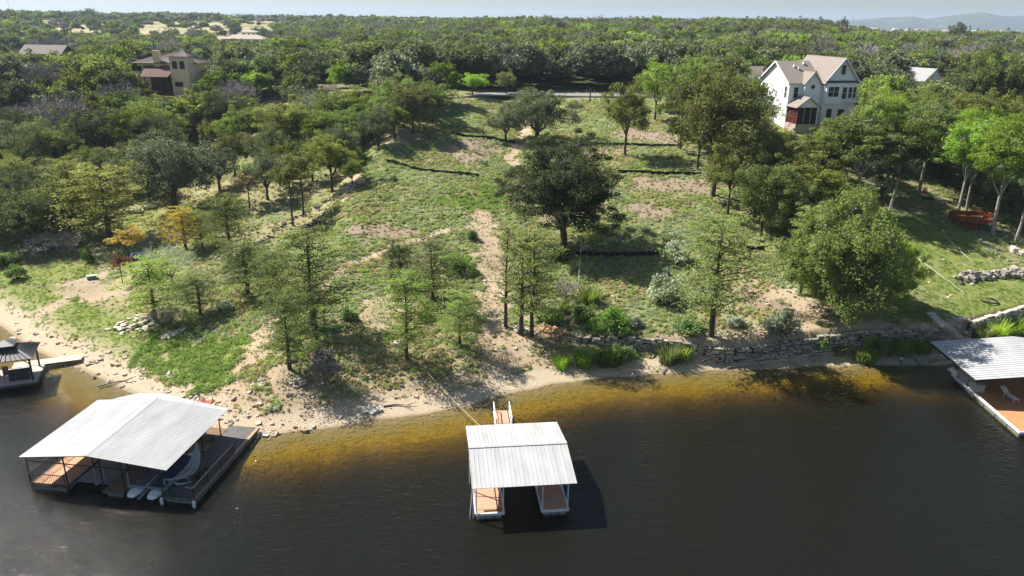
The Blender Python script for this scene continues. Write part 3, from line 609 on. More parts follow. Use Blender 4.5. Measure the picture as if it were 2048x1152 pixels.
 (1640, 700, 665, 50, 'shrub', 'shrub', 'leafy bush growing at the foot of the wall', S_), (1780, 705, 675, 60, 'shrub', 'bright', 'green bush at the wall foot near the green pipes', S_),
 (1850, 700, 672, 40, 'shrub', 'bright', 'small green bush at the foot of the stone steps', S_), (2002, 655, 628, 26, 'shrub', 'bright', 'bright seedling bush growing on top of the far right wall', S_),
 (1248, 720, 684, 60, 'shrub', 'shrub', 'leafy clump on the strand below the wall left end', S_), (945, 470+8, 455, 30, 'shrub', 'shrub', 'tiny bush by the dirt track', S_),
 (330, 655, 615, 90, 'bare', 'twig', 'tangled grey brush on the rock ledge', 'dead_brush'), (110, 505, 465, 120, 'bare', 'twig', 'heap of dead grey branches under the left-edge oak', 'dead_brush'),
 (650, 770, 725, 80, 'bare', 'twig', 'low grey twigs on the shaded sandy bank', 'dead_brush'), (1130, 600, 560, 60, 'bare', 'twig', 'fallen grey branches above the timber steps', 'dead_brush'),
 (965, 330-3, 317, 24, 'shrub', 'silver', 'small grey bush beside the upper track', S_)]
for q in TL:
    T(q[0], q[1], q[2], q[3], q[4], q[5], q[6], q[7], {'live_oak': 'oak tree', 'cypress_tree': 'cypress', 'elm_tree': 'tree', 'broadleaf_tree': 'tree', 'shrub': 'shrub', 'sapling': 'sapling', 'bare_tree': 'tree', 'dead_brush': 'brush'}[q[7]])
# upright grassy plants along the strand
spk = [npmesh('blades', *spiky(300+k, 2.2, 1.5, 190), LM['cypb']) for k in range(3)]
SP = [(1123, 735, 30, 'left-hand end of the beach row'), (1168, 732, 40, 'left-hand pair on the beach'), (1208, 730, 52, 'tallest of the left beach group'), (1225, 728, 40, 'right behind the tallest beach tuft'), (1352, 722, 48, 'below the middle of the wall'),
      (1335, 724, 44, 'left of the mid-wall clump'), (1365, 718, 36, 'right of the mid-wall clump'), (1180, 607, 60, 'above the timber steps'), (1723, 722, 34, 'at the right lot corner'), (1738, 724, 30, 'just right of the lot corner'),
      (1732, 702, 60, 'at the shaded wall foot, left'), (1765, 705, 66, 'at the shaded wall foot, middle'), (1806, 706, 66, 'behind the green pipes'), (1845, 704, 50, 'below the shaded wall, right'), (1960, 682, 60, 'below the far right wall, left'), (1990, 676, 66, 'below the far right wall, middle'), (2030, 668, 60, 'below the far right wall, at the frame edge'), (1675, 708, 30, 'left of the right lot corner')]
for k, (px, py, h, w) in enumerate(SP):
    p = G(px, py); s = F_PX/proj(p)[2]; H = h/s/.92*(.62 if h > 45 else .9)
    o = link('tall_grass', spk[k % 3], None, p, (0, 0, k*1.1), (H/1.2, H/1.2, H/1.55), LM[['cypb', 'bright', 'cyp'][k % 3]]); tag(o, 'bright upright tuft of tall grass '+w, 'tall grass', 'grassy tufts along the strand')
# ---- woods: nearest trees as things, the rest as one mass
HOUSE_BOXES = [(1512, 112, 1705, 262), (284, 92, 432, 136), (318, 130, 362, 186), (24, 86, 136, 106), (440, 54, 530, 82), (1836, 132, 1908, 160), (1490, 150, 1520, 186), (404, 255, 470, 300), (935, 184, 1235, 200),
               (1690, 48, 1700, 62), (1738, 55, 1770, 63), (1785, 55, 1800, 64), (1885, 60, 1912, 64), (640, 158, 660, 166), (545, 200, 560, 206), (595, 270, 612, 290), (1150, 40, 1152, 42)]
OPEN = [gp((0, 520), (130, 470), (250, 390), (420, 345), (430, 300), (500, 290), (600, 315), (740, 302), (870, 236), (925, 200), (930, 181), (1240, 181), (1240, 198), (1295, 198), (1480, 420), (1560, 640), (1880, 690)) + [(200, 60), (200, -50), (-200, -50), (-200, 60)],
        gp((1600, 690), (1640, 560), (1700, 450), (1800, 425), (1850, 365), (1910, 375), (2048, 480)) + [(130, 60), (60, 60)], gp((1495, 310), (1500, 235), (1560, 245), (1650, 262), (1640, 330), (1560, 370))]
HOUSE_FOOT = []
def hides(x, y, z, W, H):
    px, py, d = proj((x, y, z)); s = F_PX/d; w = W*s*.5; top = proj((x, y, z+H))[1]
    for a, b, c, e in HOUSE_BOXES:
        if px+w > a and px-w < c and top < e and py > e: 
            if (a, b) == (935, 184) and y > 196: continue
            return True
    return False
def woods():
    g = np.random.default_rng(99); near = []; far = []; far2 = []
    y = 88.0
    while y < 2300:
        sp = 5.9 if y < 260 else 7.0 if y < 700 else 13.0
        half = .78*y+25
        for x in np.arange(-half, half, sp):
            xx = x+g.uniform(-.42, .42)*sp; yy = y+g.uniform(-.42, .42)*sp
            far_ = yy > 700; W = g.choice([g.uniform(4.5, 7), g.uniform(6.5, 10), g.uniform(8, 12.5)])*(1.3 if far_ else 1); H = (W**.6)*2.0*g.uniform(.85, 1.3)*(.85 if far_ else 1.05)
            if 201 < yy < 224 and -42 < xx < 52: W = g.uniform(10, 13); H = g.uniform(10, 12.5)
            rr = ysh(xx)
            if yy < rr+14: continue
            X = np.array([xx]); Y = np.array([yy])
            if yy < 260 and (any(in_poly(X, Y, p)[0] for p in OPEN) or (-45 < xx < 46 and -7 < yy-np.interp(xx, ROADX, ROADY) < 12)): continue
            fw = field_w(X, Y)[0]
            if fw > .3 and g.random() > .15: continue
            far.append((xx, yy, W, H)) 
        y += sp*.9
    A = np.array(far); Z = hgt(A[:, 0], A[:, 1]); near_n = 0; keep = []
    nk = wob(A[:, 0], A[:, 1], 22, 1)+g.normal(size=len(A))*.55; nb = wob(A[:, 0], A[:, 1], 34, 9)+g.normal(size=len(A))*.42
    order = np.argsort(A[:, 1]+0*A[:, 0]); cnt = {}
    for i in order:
        x, y, W, H = A[i]; z = Z[i]
        if y < 900 and hides(x, y, z, W, H): 
            W *= .6; H *= .5
            if hides(x, y, z, W, H): continue
        if any((x-hx)**2+(y-hy)**2 < hr*hr for hx, hy, hr in HOUSE_FOOT): continue
        if any((x-t.location.x)**2+(y-t.location.y)**2 < 16 for t in LISTED if abs(t.location.y-y) < 4): continue
        k = 'oak' if (201 < y < 224 and -42 < x < 52 and nb[i] < .7) else 'bare' if (nb[i] > .62 and not (x > 25 and y < 200)) else 'oak' if nk[i] < -.12 else 'elm'
        lm = {'bare': 'twig', 'oak': 'oak' if nb[i] > -.1 else 'oakg', 'elm': 'olive' if nk[i] > .75 else 'elm' if nb[i] > -.35 else 'bright'}[k]
        if near_n < 285 and y < 260: 
            keep.append((i, k, lm, x, y, z, W, H)); near_n += 1
        else: far2.append((x, y, z, W, H, k, lm, i))
    return keep, far2
LISTED = [o for o in COL.objects if o.type == 'EMPTY' and o.name.split('.')[0] in (C_, O_, E_, 'broadleaf_tree')]
# ------------------------------------------------------------------ houses
WHITE = mat('white_siding', (.86, .86, .86), .6, .04, 1.5); TRIM = mat('white_trim', (.80, .80, .79), .5, .03); SHING = mat('brown_shingle', (.25, .215, .19), .95, .28, 7, bump=.5, bscale=14); DARKG = mat('dark_glass', (.018, .022, .028), .08, .2, 1, spec=.6)
REDP = mat('red_paint', (.38, .03, .025), .55, .15); STONEB = mat('limestone_base', (.42, .38, .32), .9, .2, 2, bump=.4); SCREEN = mat('dark_screen', (.02, .02, .022), .7, .3); METR = mat('bronze_metal_roof', (.17, .145, .135), .75, .12, 1.2, spec=.15)
CREAM = mat('cream_stucco', (.80, .64, .40), .9, .1, 1.5); BROWNT = mat('brown_trim', (.10, .065, .045), .6, .2); TERRA = mat('terracotta_roof', (.55, .22, .11), .85, .2, 4); TANR = mat('tan_roof', (.42, .30, .22), .9, .2, 3); GREYR = mat('grey_roof', (.33, .33, .33), .9, .15, 4); PINKS = mat('pink_sandstone', (.50, .34, .27), .9, .25, 2, bump=.3)
CONC = mat('concrete', (.40, .39, .36), .9, .15, 2, bump=.15)
def gable(mb, x0, x1, y0, y1, ze, zr, axis, over=.45, th=.16):
    """two roof slopes; ridge along axis"""
    if axis == 'x':
        ym = (y0+y1)/2; k = (zr-ze)/(ym-y0); a = ze-k*over
        return [[(x0-over, y0-over, a), (x1+over, y0-over, a), (x1+over, ym, zr), (x0-over, ym, zr)], [(x0-over, ym, zr), (x1+over, ym, zr), (x1+over, y1+over, a), (x0-over, y1+over, a)]]
    xm = (x0+x1)/2; k = (zr-ze)/(xm-x0); a = ze-k*over
    return [[(x0-over, y0-over, a), (xm, y0-over, zr), (xm, y1+over, zr), (x0-over, y1+over, a)], [(xm, y0-over, zr), (x1+over, y0-over, a), (x1+over, y1+over, a), (xm, y1+over, zr)]]
def gwall(x0, x1, y, ze, zr, t=.15):
    """gable triangle wall facing -y"""
    mb = MB(); xm = (x0+x1)/2
    mb.add([(x0, y, ze), (x1, y, ze), (xm, y, zr), (x0, y+t, ze), (x1, y+t, ze), (xm, y+t, zr)], [(0, 1, 2), (5, 4, 3), (0, 3, 4, 1), (1, 4, 5, 2), (2, 5, 3, 0)]); return mb
def window(par, x, z, w, h, y=None, xw=None, mull=1, lines=1, fm=TRIM):
    """window in a wall facing -y (y given) or -x (xw given); frame with sub-part panes"""
    f = MB(); t = .09
    def bx(a0, a1, z0, z1, d0, d1):
        if y is not None: f_.b2((a0, y-d1, z0), (a1, y-d0, z1))
        else: f_.b2((xw-d1, a0, z0), (xw-d0, a1, z1))
    f_ = f
    bx(x-w/2-t, x+w/2+t, z-t, z, .02, .1); bx(x-w/2-t, x+w/2+t, z+h, z+h+t, .02, .1); bx(x-w/2-t, x-w/2, z, z+h, .02, .1); bx(x+w/2, x+w/2+t, z, z+h, .02, .1)
    for k in range(1, mull): q = x-w/2+w*k/mull; bx(q-.04, q+.04, z, z+h, .03, .09)
    for k in range(1, lines+1): q = z+h*k/(lines+1); bx(x-w/2, x+w/2, q-.035, q+.035, .03, .08)
    o = f.build('window', fm, par); f_ = MB(); bx(x-w/2, x+w/2, z, z+h, .012, .028); f_.build('pane', DARKG, o); return o
def place_house(px, py, rz, name, label, cat='house', z=None, r=9):
    p = G(px, py); 
    if z is not None: p = P0(px, py, z)
    HOUSE_FOOT.append((p[0]+math.cos(rz)*7-math.sin(rz)*6, p[1]+6*math.cos(rz), r)); return thing(name, label, cat, p, rz)
def white_house():
    h = place_house(1568, 256, rad(9), 'house', 'tall white house with brown shingle roofs and red-framed screened porch', r=11); b = -1.5
    A = MB(); A.b2((0, 0, b), (7.5, 13, 9.6)); A.build('wall', WHITE, h)
    g = MB(); g.add([(0, 0, 9.6), (0, 13, 9.6), (0, 6.5, 13.6), (.2, 0, 9.6), (.2, 13, 9.6), (.2, 6.5, 13.6)], [(0, 2, 1), (3, 4, 5), (0, 3, 5, 2), (1, 2, 5, 4), (0, 1, 4, 3)]); g.build('gable', WHITE, h)
    B = MB(); B.b2((7.5, -1.0, b), (15, 14, 9.9)); B.build('wall', WHITE, h); gwall(7.5, 15, -1.0, 9.9, 14.6, .2).build('gable', WHITE, h)
    d = MB(); d.b2((7.3, -1.35, 9.55), (15.2, -1.02, 9.95)); d.build('fascia', mat('navy_trim', (.05, .06, .09), .6, .1), h)
    for k, (q, m) in enumerate([(gable(None, 0, 7.5, 0, 13, 9.6, 13.6, 'x'), SHING), (gable(None, 7.5, 15, -1, 14, 9.9, 14.6, 'y'), SHING)]):
        for s in q:
            s = [tuple((min(p[0], 7.45) if k == 0 else p[0], p[1], p[2])) for p in s] if k == 0 else s
            mb = MB(); mb.slab(s, .16); r_ = mb.build('roof', m, h)
    # raking white verge boards
    v = MB(); v.bar((-.5, -.45, 9.22), (-.5, 6.5, 13.5), .12, .32); v.bar((-.5, 13.45, 9.22), (-.5, 6.5, 13.5), .12, .32); v.build('bargeboard', TRIM, h)
    v = MB(); v.bar((7.05, -1.5, 9.25), (11.25, -1.5, 14.5), .12, .28); v.bar((15.45, -1.5, 9.25), (11.25, -1.5, 14.5), .12, .28); v.build('bargeboard', TRIM, h)
    # bump with round window
    c = MB(); c.b2((2.9, -1.2, b), (6.4, 0, 9.6)); c.build('wall', WHITE, h); gwall(2.9, 6.4, -1.2, 9.6, 11.7, .2).build('gable', WHITE, h)
    for s in gable(None, 2.9, 6.4, -1.2, 2.6, 9.6, 11.75, 'y', .35): mb = MB(); mb.slab(s, .14); mb.build('roof', SHING, h)
    o = MB(); o.tube([(4.65, -1.18, 8.7), (4.65, -1.26, 8.7)], .45, 14); w = o.build('window', DARKG, h)
    o = MB(); [o.bar((4.65+.5*math.cos(a), -1.28, 8.7+.5*math.sin(a)), (4.65+.5*math.cos(a+.45), -1.28, 8.7+.5*math.sin(a+.45)), .08) for a in np.arange(0, 6.28, .45)]; o.build('frame', TRIM, w)
    # bay under the right gable
    c = MB(); c.b2((7.7, -1.6, 5.2), (10.9, -1.0, 9.4)); c.build('bay', WHITE, h); window(h, 9.3, 6.7, 2.3, 2.0, y=-1.6, mull=2, lines=1)
    window(h, 12.2, 6.2, 1.0, 2.4, y=-1.0); window(h, 13.5, 6.2, .8, 2.4, y=-1.0); window(h, 14.5, 6.2, .7, 2.4, y=-1.0); window(h, 11.25, 11.2, .95, 1.9, y=-1.0, lines=0)
    window(h, 1.6, 6.3, 1.0, 2.2, y=0); window(h, 9.3, 1.2, 1.2, 2.9, y=-1.0, lines=0); window(h, 12.0, 1.4, 1.5, 2.6, y=-1.0, lines=1)
    window(h, 1.2, 6.3, .8, 2.3, xw=0); window(h, 11.5, 6.3, .9, 2.4, xw=0); window(h, 6.6, 7.3, .7, .4, xw=0, lines=0); window(h, 5.3, 6.3, .5, 1.1, xw=0); window(h, 8.6, 1.8, 1.0, 1.8, xw=0)
    # screened porch
    p = MB(); p.b2((0.1, -4.4, b), (5.0, -.02, 1.3)); p.build('porch_base', STONEB, h)
    s = MB(); s.b2((.35, -4.1, 1.3), (4.8, -4.05, 4.9)); s.b2((.35, -4.05, 1.3), (.40, -.05, 4.9)); s.b2((4.75, -4.05, 1.3), (4.8, -.05, 4.9)); s.build('porch_screen', SCREEN, h)
    f = MB()
    for y in (-4.15, -2.8, -1.4, -.1): f.b2((.22, y-.06, 1.3), (.34, y+.06, 4.9))
    for z in (1.36, 2.7, 4.0): f.b2((.23, -4.15, z-.05), (.33, -.1, z+.05))
    f.build('porch_frame', REDP, h)
    f = MB(); [f.b2((x-.09, -4.25, 1.3), (x+.09, -4.12, 4.9)) for x in (4.75,)]; f.b2((.1, -4.3, 4.75), (5.0, -4.12, 5.05)); [f.b2((x-.03, -4.16, 1.3), (x+.03, -4.11, 4.9)) for x in (1.8, 3.3)]; f.build('porch_post', TRIM, h)
    gwall(.1, 5.0, -4.2, 5.0, 6.8, .15).build('gable', WHITE, h)
    for q in gable(None, .1, 5.0, -4.2, -.1, 5.0, 6.85, 'y', .4): mb = MB(); mb.slab(q, .14); mb.build('porch_roof', SHING, h)
    f = MB(); [f.bar((-.6-.35*k, -4.0, 1.2-.4*k), (-.6-.35*k, -3.0, 1.2-.4*k), .3, .1) for k in range(5)]; f.bar((-.1, -4, 2.3), (-2.2, -4, .3), .08); f.build('stair', REDP, h)
    f = MB(); f.b2((12.2, -2.2, 5.5), (15.6, -1.0, 5.7)); f.build('balcony', TRIM, h); f = MB(); f.b2((12.2, -2.2, 6.4), (15.6, -2.1, 6.5)); [f.b2((x, -2.18, 5.7), (x+.05, -2.12, 6.4)) for x in np.arange(12.2, 15.6, .3)]; f.build('railing', TRIM, h)
    for x, y in ((3.0, 4.5), (3.7, 3.8), (5.6, 5.4)): f = MB(); f.box((x, y, 9.6+4*(y/6.5)+.25), (.45, .45, .5)); f.build('vent', TRIM, h)
    # garage wing behind, left
    g_ = place_house(1480, 190, rad(9), 'house', 'low brown-roofed house behind the left side of the white house', r=8)
    a = MB(); a.b2((0, 0, -2), (9, 9, 4)); a.build('wall', WHITE, g_)
    for s in gable(None, 0, 9, 0, 9, 4, 7, 'x'): mb = MB(); mb.slab(s, .15); mb.build('roof', SHING, g_)
white_house()
def hip(x0, x1, y0, y1, ze, zr, over=.8):
    x0 -= over; x1 += over; y0 -= over; y1 += over; d = min(x1-x0, y1-y0)/2; xm0, xm1 = (x0+d, x1-d); ym = (y0+y1)/2
    if x1-x0 >= y1-y0: R0, R1 = (xm0, ym, zr), (xm1, ym, zr)
    else: R0, R1 = ((x0+x1)/2, y0+d, zr), ((x0+x1)/2, y1-d, zr)
    a, b, c, e = (x0, y0, ze), (x1, y0, ze), (x1, y1, ze), (x0, y1, ze)
    if x1-x0 >= y1-y0: return [[a, b, R1, R0], [b, c, R1], [c, e, R0, R1], [e, a, R0]]
    return [[a, b, R0], [b, c, R1, R0], [c, e, R1], [e, a, R0, R1]]
def seams(mb, quad, n):
    """standing seams from the eave edge (first two points) up the slope"""
    a, b = Vector(quad[0]), Vector(quad[1]); c = Vector(quad[2]); d = Vector(quad[-1]) if len(quad) == 4 else c
    for k in range(1, n):
        t = k/n; p = a.lerp(b, t); q = d.lerp(c, t)
        mb.bar(p+Vector((0, 0, .03)), q+Vector((0, 0, .03)), .06, .09)
def cream_house():
    h = place_house(325, 196, rad(-4), 'house', 'cream stucco house with tower, arches and brown metal roofs', r=11); h.scale = (.88, .88, .86)
    o = -8.0
    w = MB(); w.b2((o, 3, -3), (9, 14, 10.0)); w.build('wall', CREAM, h)
    for q in hip(o, 9, 3, 14, 10.0, 12.6, 1.2):
        m_ = MB(); m_.slab(q, .15); seams(m_, q, 22 if len(q) == 4 else 14); m_.build('roof', METR, h)
    c = MB(); c.b2((-2.6, 2.3, 9), (-.6, 3.6, 13.6)); c.build('chimney', CREAM, h)
    w = MB(); w.b2((4.2, -1.2, -3), (9.6, 3.0, 12.2)); tw = w.build('tower', CREAM, h)
    for q in hip(4.2, 9.6, -1.2, 3.9, 12.2, 14.3, .7): m_ = MB(); m_.slab(q, .14); seams(m_, q, 9); m_.build('tower_roof', METR, h)
    def arch(x, z, ww, hh, y=None, xw=None):
        m_ = MB(); n = 8; pts = [(-ww/2, 0), (ww/2, 0), (ww/2, hh-ww/2)]+[(ww/2*math.cos(a), hh-ww/2+ww/2*math.sin(a)) for a in np.linspace(0, math.pi, n)[1:-1]]+[(-ww/2, hh-ww/2)]
        V = [(x+u, y-.03, z+v) if y is not None else (xw-.03, x+u, z+v) for u, v in pts]; V2 = [(a, b+.02, c_) if y is not None else (a+.02, b, c_) for a, b, c_ in V]; k = len(V)
        m_.add(V+V2, [tuple(range(k)), tuple(range(k, 2*k))[::-1]]+[(i, k+i, k+(i+1) % k, (i+1) % k) for i in range(k)]); w_ = m_.build('window', DARKG, h)
        m_ = MB(); [m_.bar(V[i], V[(i+1) % k], .14) for i in range(k)]; m_.build('frame', BROWNT, w_)
    arch(5.7, 8.7, 1.3, 2.2, y=-1.2); arch(7.9, 8.7, 1.3, 2.2, y=-1.2); arch(.6, 8.7, 1.2, 2.2, xw=4.2)
    for z in (1.5, 4.2): window(h, .9, z, 1.5, 1.8, xw=4.2, mull=2, fm=TRIM)
    window(h, 6.3, 3.6, 2.2, 1.2, y=-1.2, mull=2, fm=BROWNT)
    for x in (-9.2, -7.4, -5.6): window(h, x, 7.6, .9, 1.4, y=3, fm=BROWNT)
    # brown lean-to roof over dark veranda, balcony, ground floor
    q = [(-4.0, -3.2, 6.4), (4.0, -3.2, 6.4), (4.1, 2.9, 9.2), (-5.4, 2.9, 9.2)]; m_ = MB(); m_.slab(q, .15); seams(m_, q, 13); m_.build('veranda_roof', mat('red_brown_metal', (.17, .11, .09), .8, .12, spec=.15), h)
    m_ = MB(); m_.b2((-4.6, -2.6, 1.8), (3.9, 2.98, 2.1)); m_.build('balcony', BROWNT, h)
    [MB().b2((x-.12, -2.5, 2.1), (x+.12, -2.26, 6.35)).build('veranda_post', BROWNT, h) for x in (-3.4, -1.0, 1.3, 3.6)]
    m_ = MB(); m_.b2((-4.6, -2.62, 3.0), (3.9, -2.54, 3.1)); [m_.b2((x, -2.6, 2.1), (x+.05, -2.55, 3.0)) for x in np.arange(-4.5, 3.9, .35)]; m_.build('railing', BROWNT, h)
    m_ = MB(); m_.b2((-4.4, 2.9, 2.1), (3.9, 2.985, 6.0)); m_.build('glazing', DARKG, h)
    m_ = MB(); m_.b2((-8.5, -2.4, -2), (-4.0, 2.98, 1.78)); m_.b2((-1.6, -2.0, -2), (-.6, 0, 1.78)); m_.build('lower_wall', CREAM, h)
    # far pavilion wing
    m_ = MB(); m_.b2((11, 6, -2), (18.5, 13, 7.6)); m_.build('wall', CREAM, h)
    for q in hip(11, 18.5, 6, 13, 7.6, 9.6, 1.0): m_ = MB(); m_.slab(q, .14); seams(m_, q, 9); m_.build('roof', METR, h)
    for x in (12.6, 14.8, 17): arch(x, 3.9, 1.3, 2.4, y=6)
    # red stone garden wall in front, built of separate blocks
    P = [G(295, 206), G(345, 209), G(385, 203)]; rockwall('garden_wall', 'reddish stone garden wall below the cream house', P, 1.8, .8, .5, PINKS, z_extra=.4)
STV = []
def stone_mesh(k, mname):
    g = random.Random(k); mb = MB(); c = [(sx, sy, sz) for sz in (-1, 1) for sx, sy in ((-1, -1), (1, -1), (1, 1), (-1, 1))]
    v = [[q/2*(1-.22*g.random()) for q in p] for p in c]; mb.add(v, [(3, 2, 1, 0), (4, 5, 6, 7), (0, 1, 5, 4), (1, 2, 6, 5), (2, 3, 7, 6), (3, 0, 4, 7)]); return mb.mesh('stone', mname)
def stone_set(m):
    key = m.name
    if key not in MODELS: MODELS[key] = [stone_mesh(k+len(key), m) for k in range(10)]
    return MODELS[key]
def rockwall(name, label, P, H, sl, sh, m, z_extra=0, thick=.55, hs=None, limit=290, cat='wall'):
    """dry stone wall: backing plus courses of separate stones following the polyline P"""
    P = [Vector(p) for p in P]; root = thing(name, label, cat, P[0]); ms = stone_set(m); g = random.Random(len(P)+int(P[0].x*7)); base = P[0].copy()
    bk = MB(); hs = hs or [H]*len(P); items = []; L0 = 0
    for i in range(len(P)-1):
        a, b = P[i], P[i+1]; L = (b-a).length; n = max(1, round(L/sl)); d = (b-a).normalized(); ang = math.atan2(d.y, d.x)
        bk.add([a-base+Vector((0, .02, -.4)), b-base+Vector((0, .02, -.4)), b-base+Vector((0, .02, hs[i+1]*.93)), a-base+Vector((0, .02, hs[i]*.93)), a-base+Vector((0, thick*.7, -.4)), b-base+Vector((0, thick*.7, -.4)), b-base+Vector((0, thick*.7, hs[i+1]*.93)), a-base+Vector((0, thick*.7, hs[i]*.93))],
               [(0, 1, 2, 3), (7, 6, 5, 4), (3, 2, 6, 7), (0, 3, 7, 4), (1, 5, 6, 2)])
        hm = max(hs[i], hs[i+1]); nr = max(1, round(hm/sh))
        for r in range(nr+1):
            x = -.5*sl*(r % 2)+g.uniform(-.1, .1)
            while x < L-.05:
                w = sl*g.uniform(.55, 1.5); t = (x+w/2)/L
                hh = hs[i]*(1-t)+hs[i+1]*t; z = r*sh
                if 0 <= t <= 1.02 and z < hh-.1*sh: items.append((a+(b-a)*min(t, 1)-base+Vector((0, .03+g.uniform(-.16, .08), z+sh*.5+g.uniform(-.04, .04))), (w*.93, thick, sh*g.uniform(.72, 1.02)), ang+g.uniform(-.07, .07), g.uniform(-.06, .06)))
                x += w
    bk.build('backing', mat('wall_backing', (.07, .06, .05), .95, .3), root)
    g.shuffle(items)
    for k, (c, d, a, t) in enumerate(items[:limit]): link('stone', ms[k % 10], root, c, (g.uniform(-.05, .05), t, a), d)
    if len(items) > limit:
        mb = MB()
        for k, (c, d, a, t) in enumerate(items[limit:]): mb.box(c, d, a, g.uniform(-.06, .06), t)
        o = mb.build('stone_filling', m, root); o['kind'] = 'stuff'
    return root

def rockline(name, label, pp, n, size, m, spread=.5, flat=.6, hgt_=.5):
    P = [Vector(G(*q)) for q in pp]; L = [0]
    for u, v in zip(P[:-1], P[1:]): L.append(L[-1]+(v-u).length)
    root = thing(name, label, 'rocks', P[0]); g = random.Random(n); ms = stone_set(m)
    for k in range(n):
        s = g.uniform(0, L[-1]); i = max(j for j in range(len(P)-1) if L[j] <= s); q = P[i].lerp(P[i+1], (s-L[i])/(L[i+1]-L[i])); x, y = q.x+g.gauss(0, spread*.4), q.y+g.gauss(0, spread*.5); w = size*g.uniform(.5, 1.5); lvl = g.random()**1.6*hgt_
        link('rock', ms[k % 10], root, (x-P[0].x, y-P[0].y, gz(x, y)-P[0].z+w*flat*.2+lvl), (g.uniform(-.3, .3), g.uniform(-.3, .3), g.uniform(0, 3)), (w*1.2, w*.85, w*flat))
    return root
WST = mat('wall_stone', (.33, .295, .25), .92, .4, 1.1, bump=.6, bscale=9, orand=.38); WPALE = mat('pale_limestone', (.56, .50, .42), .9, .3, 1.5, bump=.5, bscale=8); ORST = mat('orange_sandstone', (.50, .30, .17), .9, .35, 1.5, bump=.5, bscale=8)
cream_house()
def wall_pts(px0, px1, n):
    i0 = np.interp(px0, [p[0] for p in WBP], WB[:, 0]); i1 = np.interp(px1, [p[0] for p in WBP], WB[:, 0]); xs = np.linspace(i0, i1, n)
    return [(x, float(ywall(x))-.12, gz(x, float(ywall(x))-.3)-.1) for x in xs], [float(hwall(x))+.22 for x in xs]
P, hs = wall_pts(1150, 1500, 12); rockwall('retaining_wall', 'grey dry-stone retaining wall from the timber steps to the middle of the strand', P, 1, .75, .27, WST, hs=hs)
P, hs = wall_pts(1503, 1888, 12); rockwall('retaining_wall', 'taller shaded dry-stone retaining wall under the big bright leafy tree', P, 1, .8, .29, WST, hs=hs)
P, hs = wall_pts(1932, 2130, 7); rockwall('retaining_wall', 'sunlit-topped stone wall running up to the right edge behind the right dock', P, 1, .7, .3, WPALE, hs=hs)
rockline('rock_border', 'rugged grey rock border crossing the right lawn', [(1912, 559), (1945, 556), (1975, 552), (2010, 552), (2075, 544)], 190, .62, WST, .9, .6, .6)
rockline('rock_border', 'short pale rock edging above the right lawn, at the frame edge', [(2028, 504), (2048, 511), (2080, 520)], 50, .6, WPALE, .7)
rockline('low_wall', 'low pale stone edging behind the big leafy tree', [(1590, 393), (1640, 389), (1700, 387)], 90, .5, WPALE, .35)
rockline('stone_row', 'row of dark boundary stones left of the dirt slope', [(500, 498), (540, 472), (575, 448), (610, 425), (660, 400)], 110, .36, mat('dark_rock', (.10, .09, .08), .95, .5, 2, bump=.5), 1.0, .5, .1)
def pile(px, py, wm, hm, n, size, m, label, name='rock_pile', part='rock', cat='rocks', flat=.5):
    p = G(px, py); root = thing(name, label, cat, p); g = random.Random(int(px)); ms = stone_set(m)
    for k in range(n):
        a = g.uniform(0, 6.28); r = g.random()**.6; x, y = math.cos(a)*r*wm/2, math.sin(a)*r*wm/3; s = size*g.uniform(.6, 1.4)
        link(part, ms[k % 10], root, (x, y, gz(p[0]+x, p[1]+y)-p[2]+hm*(1-r)*g.random()+s*flat*.25), (g.uniform(-.35, .35), g.uniform(-.35, .35), g.uniform(0, 3)), (s, s*g.uniform(.6, 1), s*flat*g.uniform(.7, 1.2)))
    return root
pile(628, 452, 3.6, 1.0, 60, .55, mat('dark_rock', (.10, .09, .08), .95, .5, 2, bump=.5), 'heap of dark broken rocks on the green slope')
pile(706, 372, 4.2, .7, 46, .6, WPALE, 'heap of pale rocks on the upper left lot boundary')
pile(345, 668, 3.2, .3, 16, .75, WPALE, 'flat white slabs lying at the left lot corner', flat=.3)
pile(268, 650, 6.5, .5, 60, .6, WPALE, 'broken limestone ledge under the left corner cypress', flat=.4)
pile(1110, 668, 3.2, .6, 34, .6, ORST, 'orange and pale boulders left of the retaining wall')
pile(1040, 662, 1.2, .5, 6, .8, WPALE, 'pale boulder at the foot of the trunk pair')
pile(800, 690, 1.4, .6, 12, .45, WPALE, 'small stack of stones behind the bright green conical cypress')
pile(205, 500, 2.0, .4, 12, .5, WPALE, 'rocks by the foot of the radiating cypress')
pile(110, 500, 7, .5, 60, .55, WST, 'scattered grey rocks under the left-edge oak')
pile(1340, 492, 2.6, .2, 10, .6, WPALE, 'pale slabs at the right end of the lower silt fence', flat=.3)
pile(1180, 500, 4.5, .15, 12, .6, WPALE, 'pale slabs along the lower silt fence by the oak foot', flat=.25)
pile(745, 820, 1.3, .3, 6, .8, WPALE, 'pale slab rock on the beach', flat=.35)
pile(598, 762, 1.6, .3, 7, .7, WST, 'dark rock jutting from the sandy bank', flat=.5)
pile(450, 508, 4.0, .2, 24, .5, WPALE, 'pale stones under the boundary cypress', flat=.4)
pile(1490, 328, 3.0, .5, 24, .5, ORST, 'reddish rock heap by the upper right boundary')
pile(1925, 682, 3.2, .5, 30, .55, WPALE, 'pale tumbled rocks at the top of the strand by the right dock')
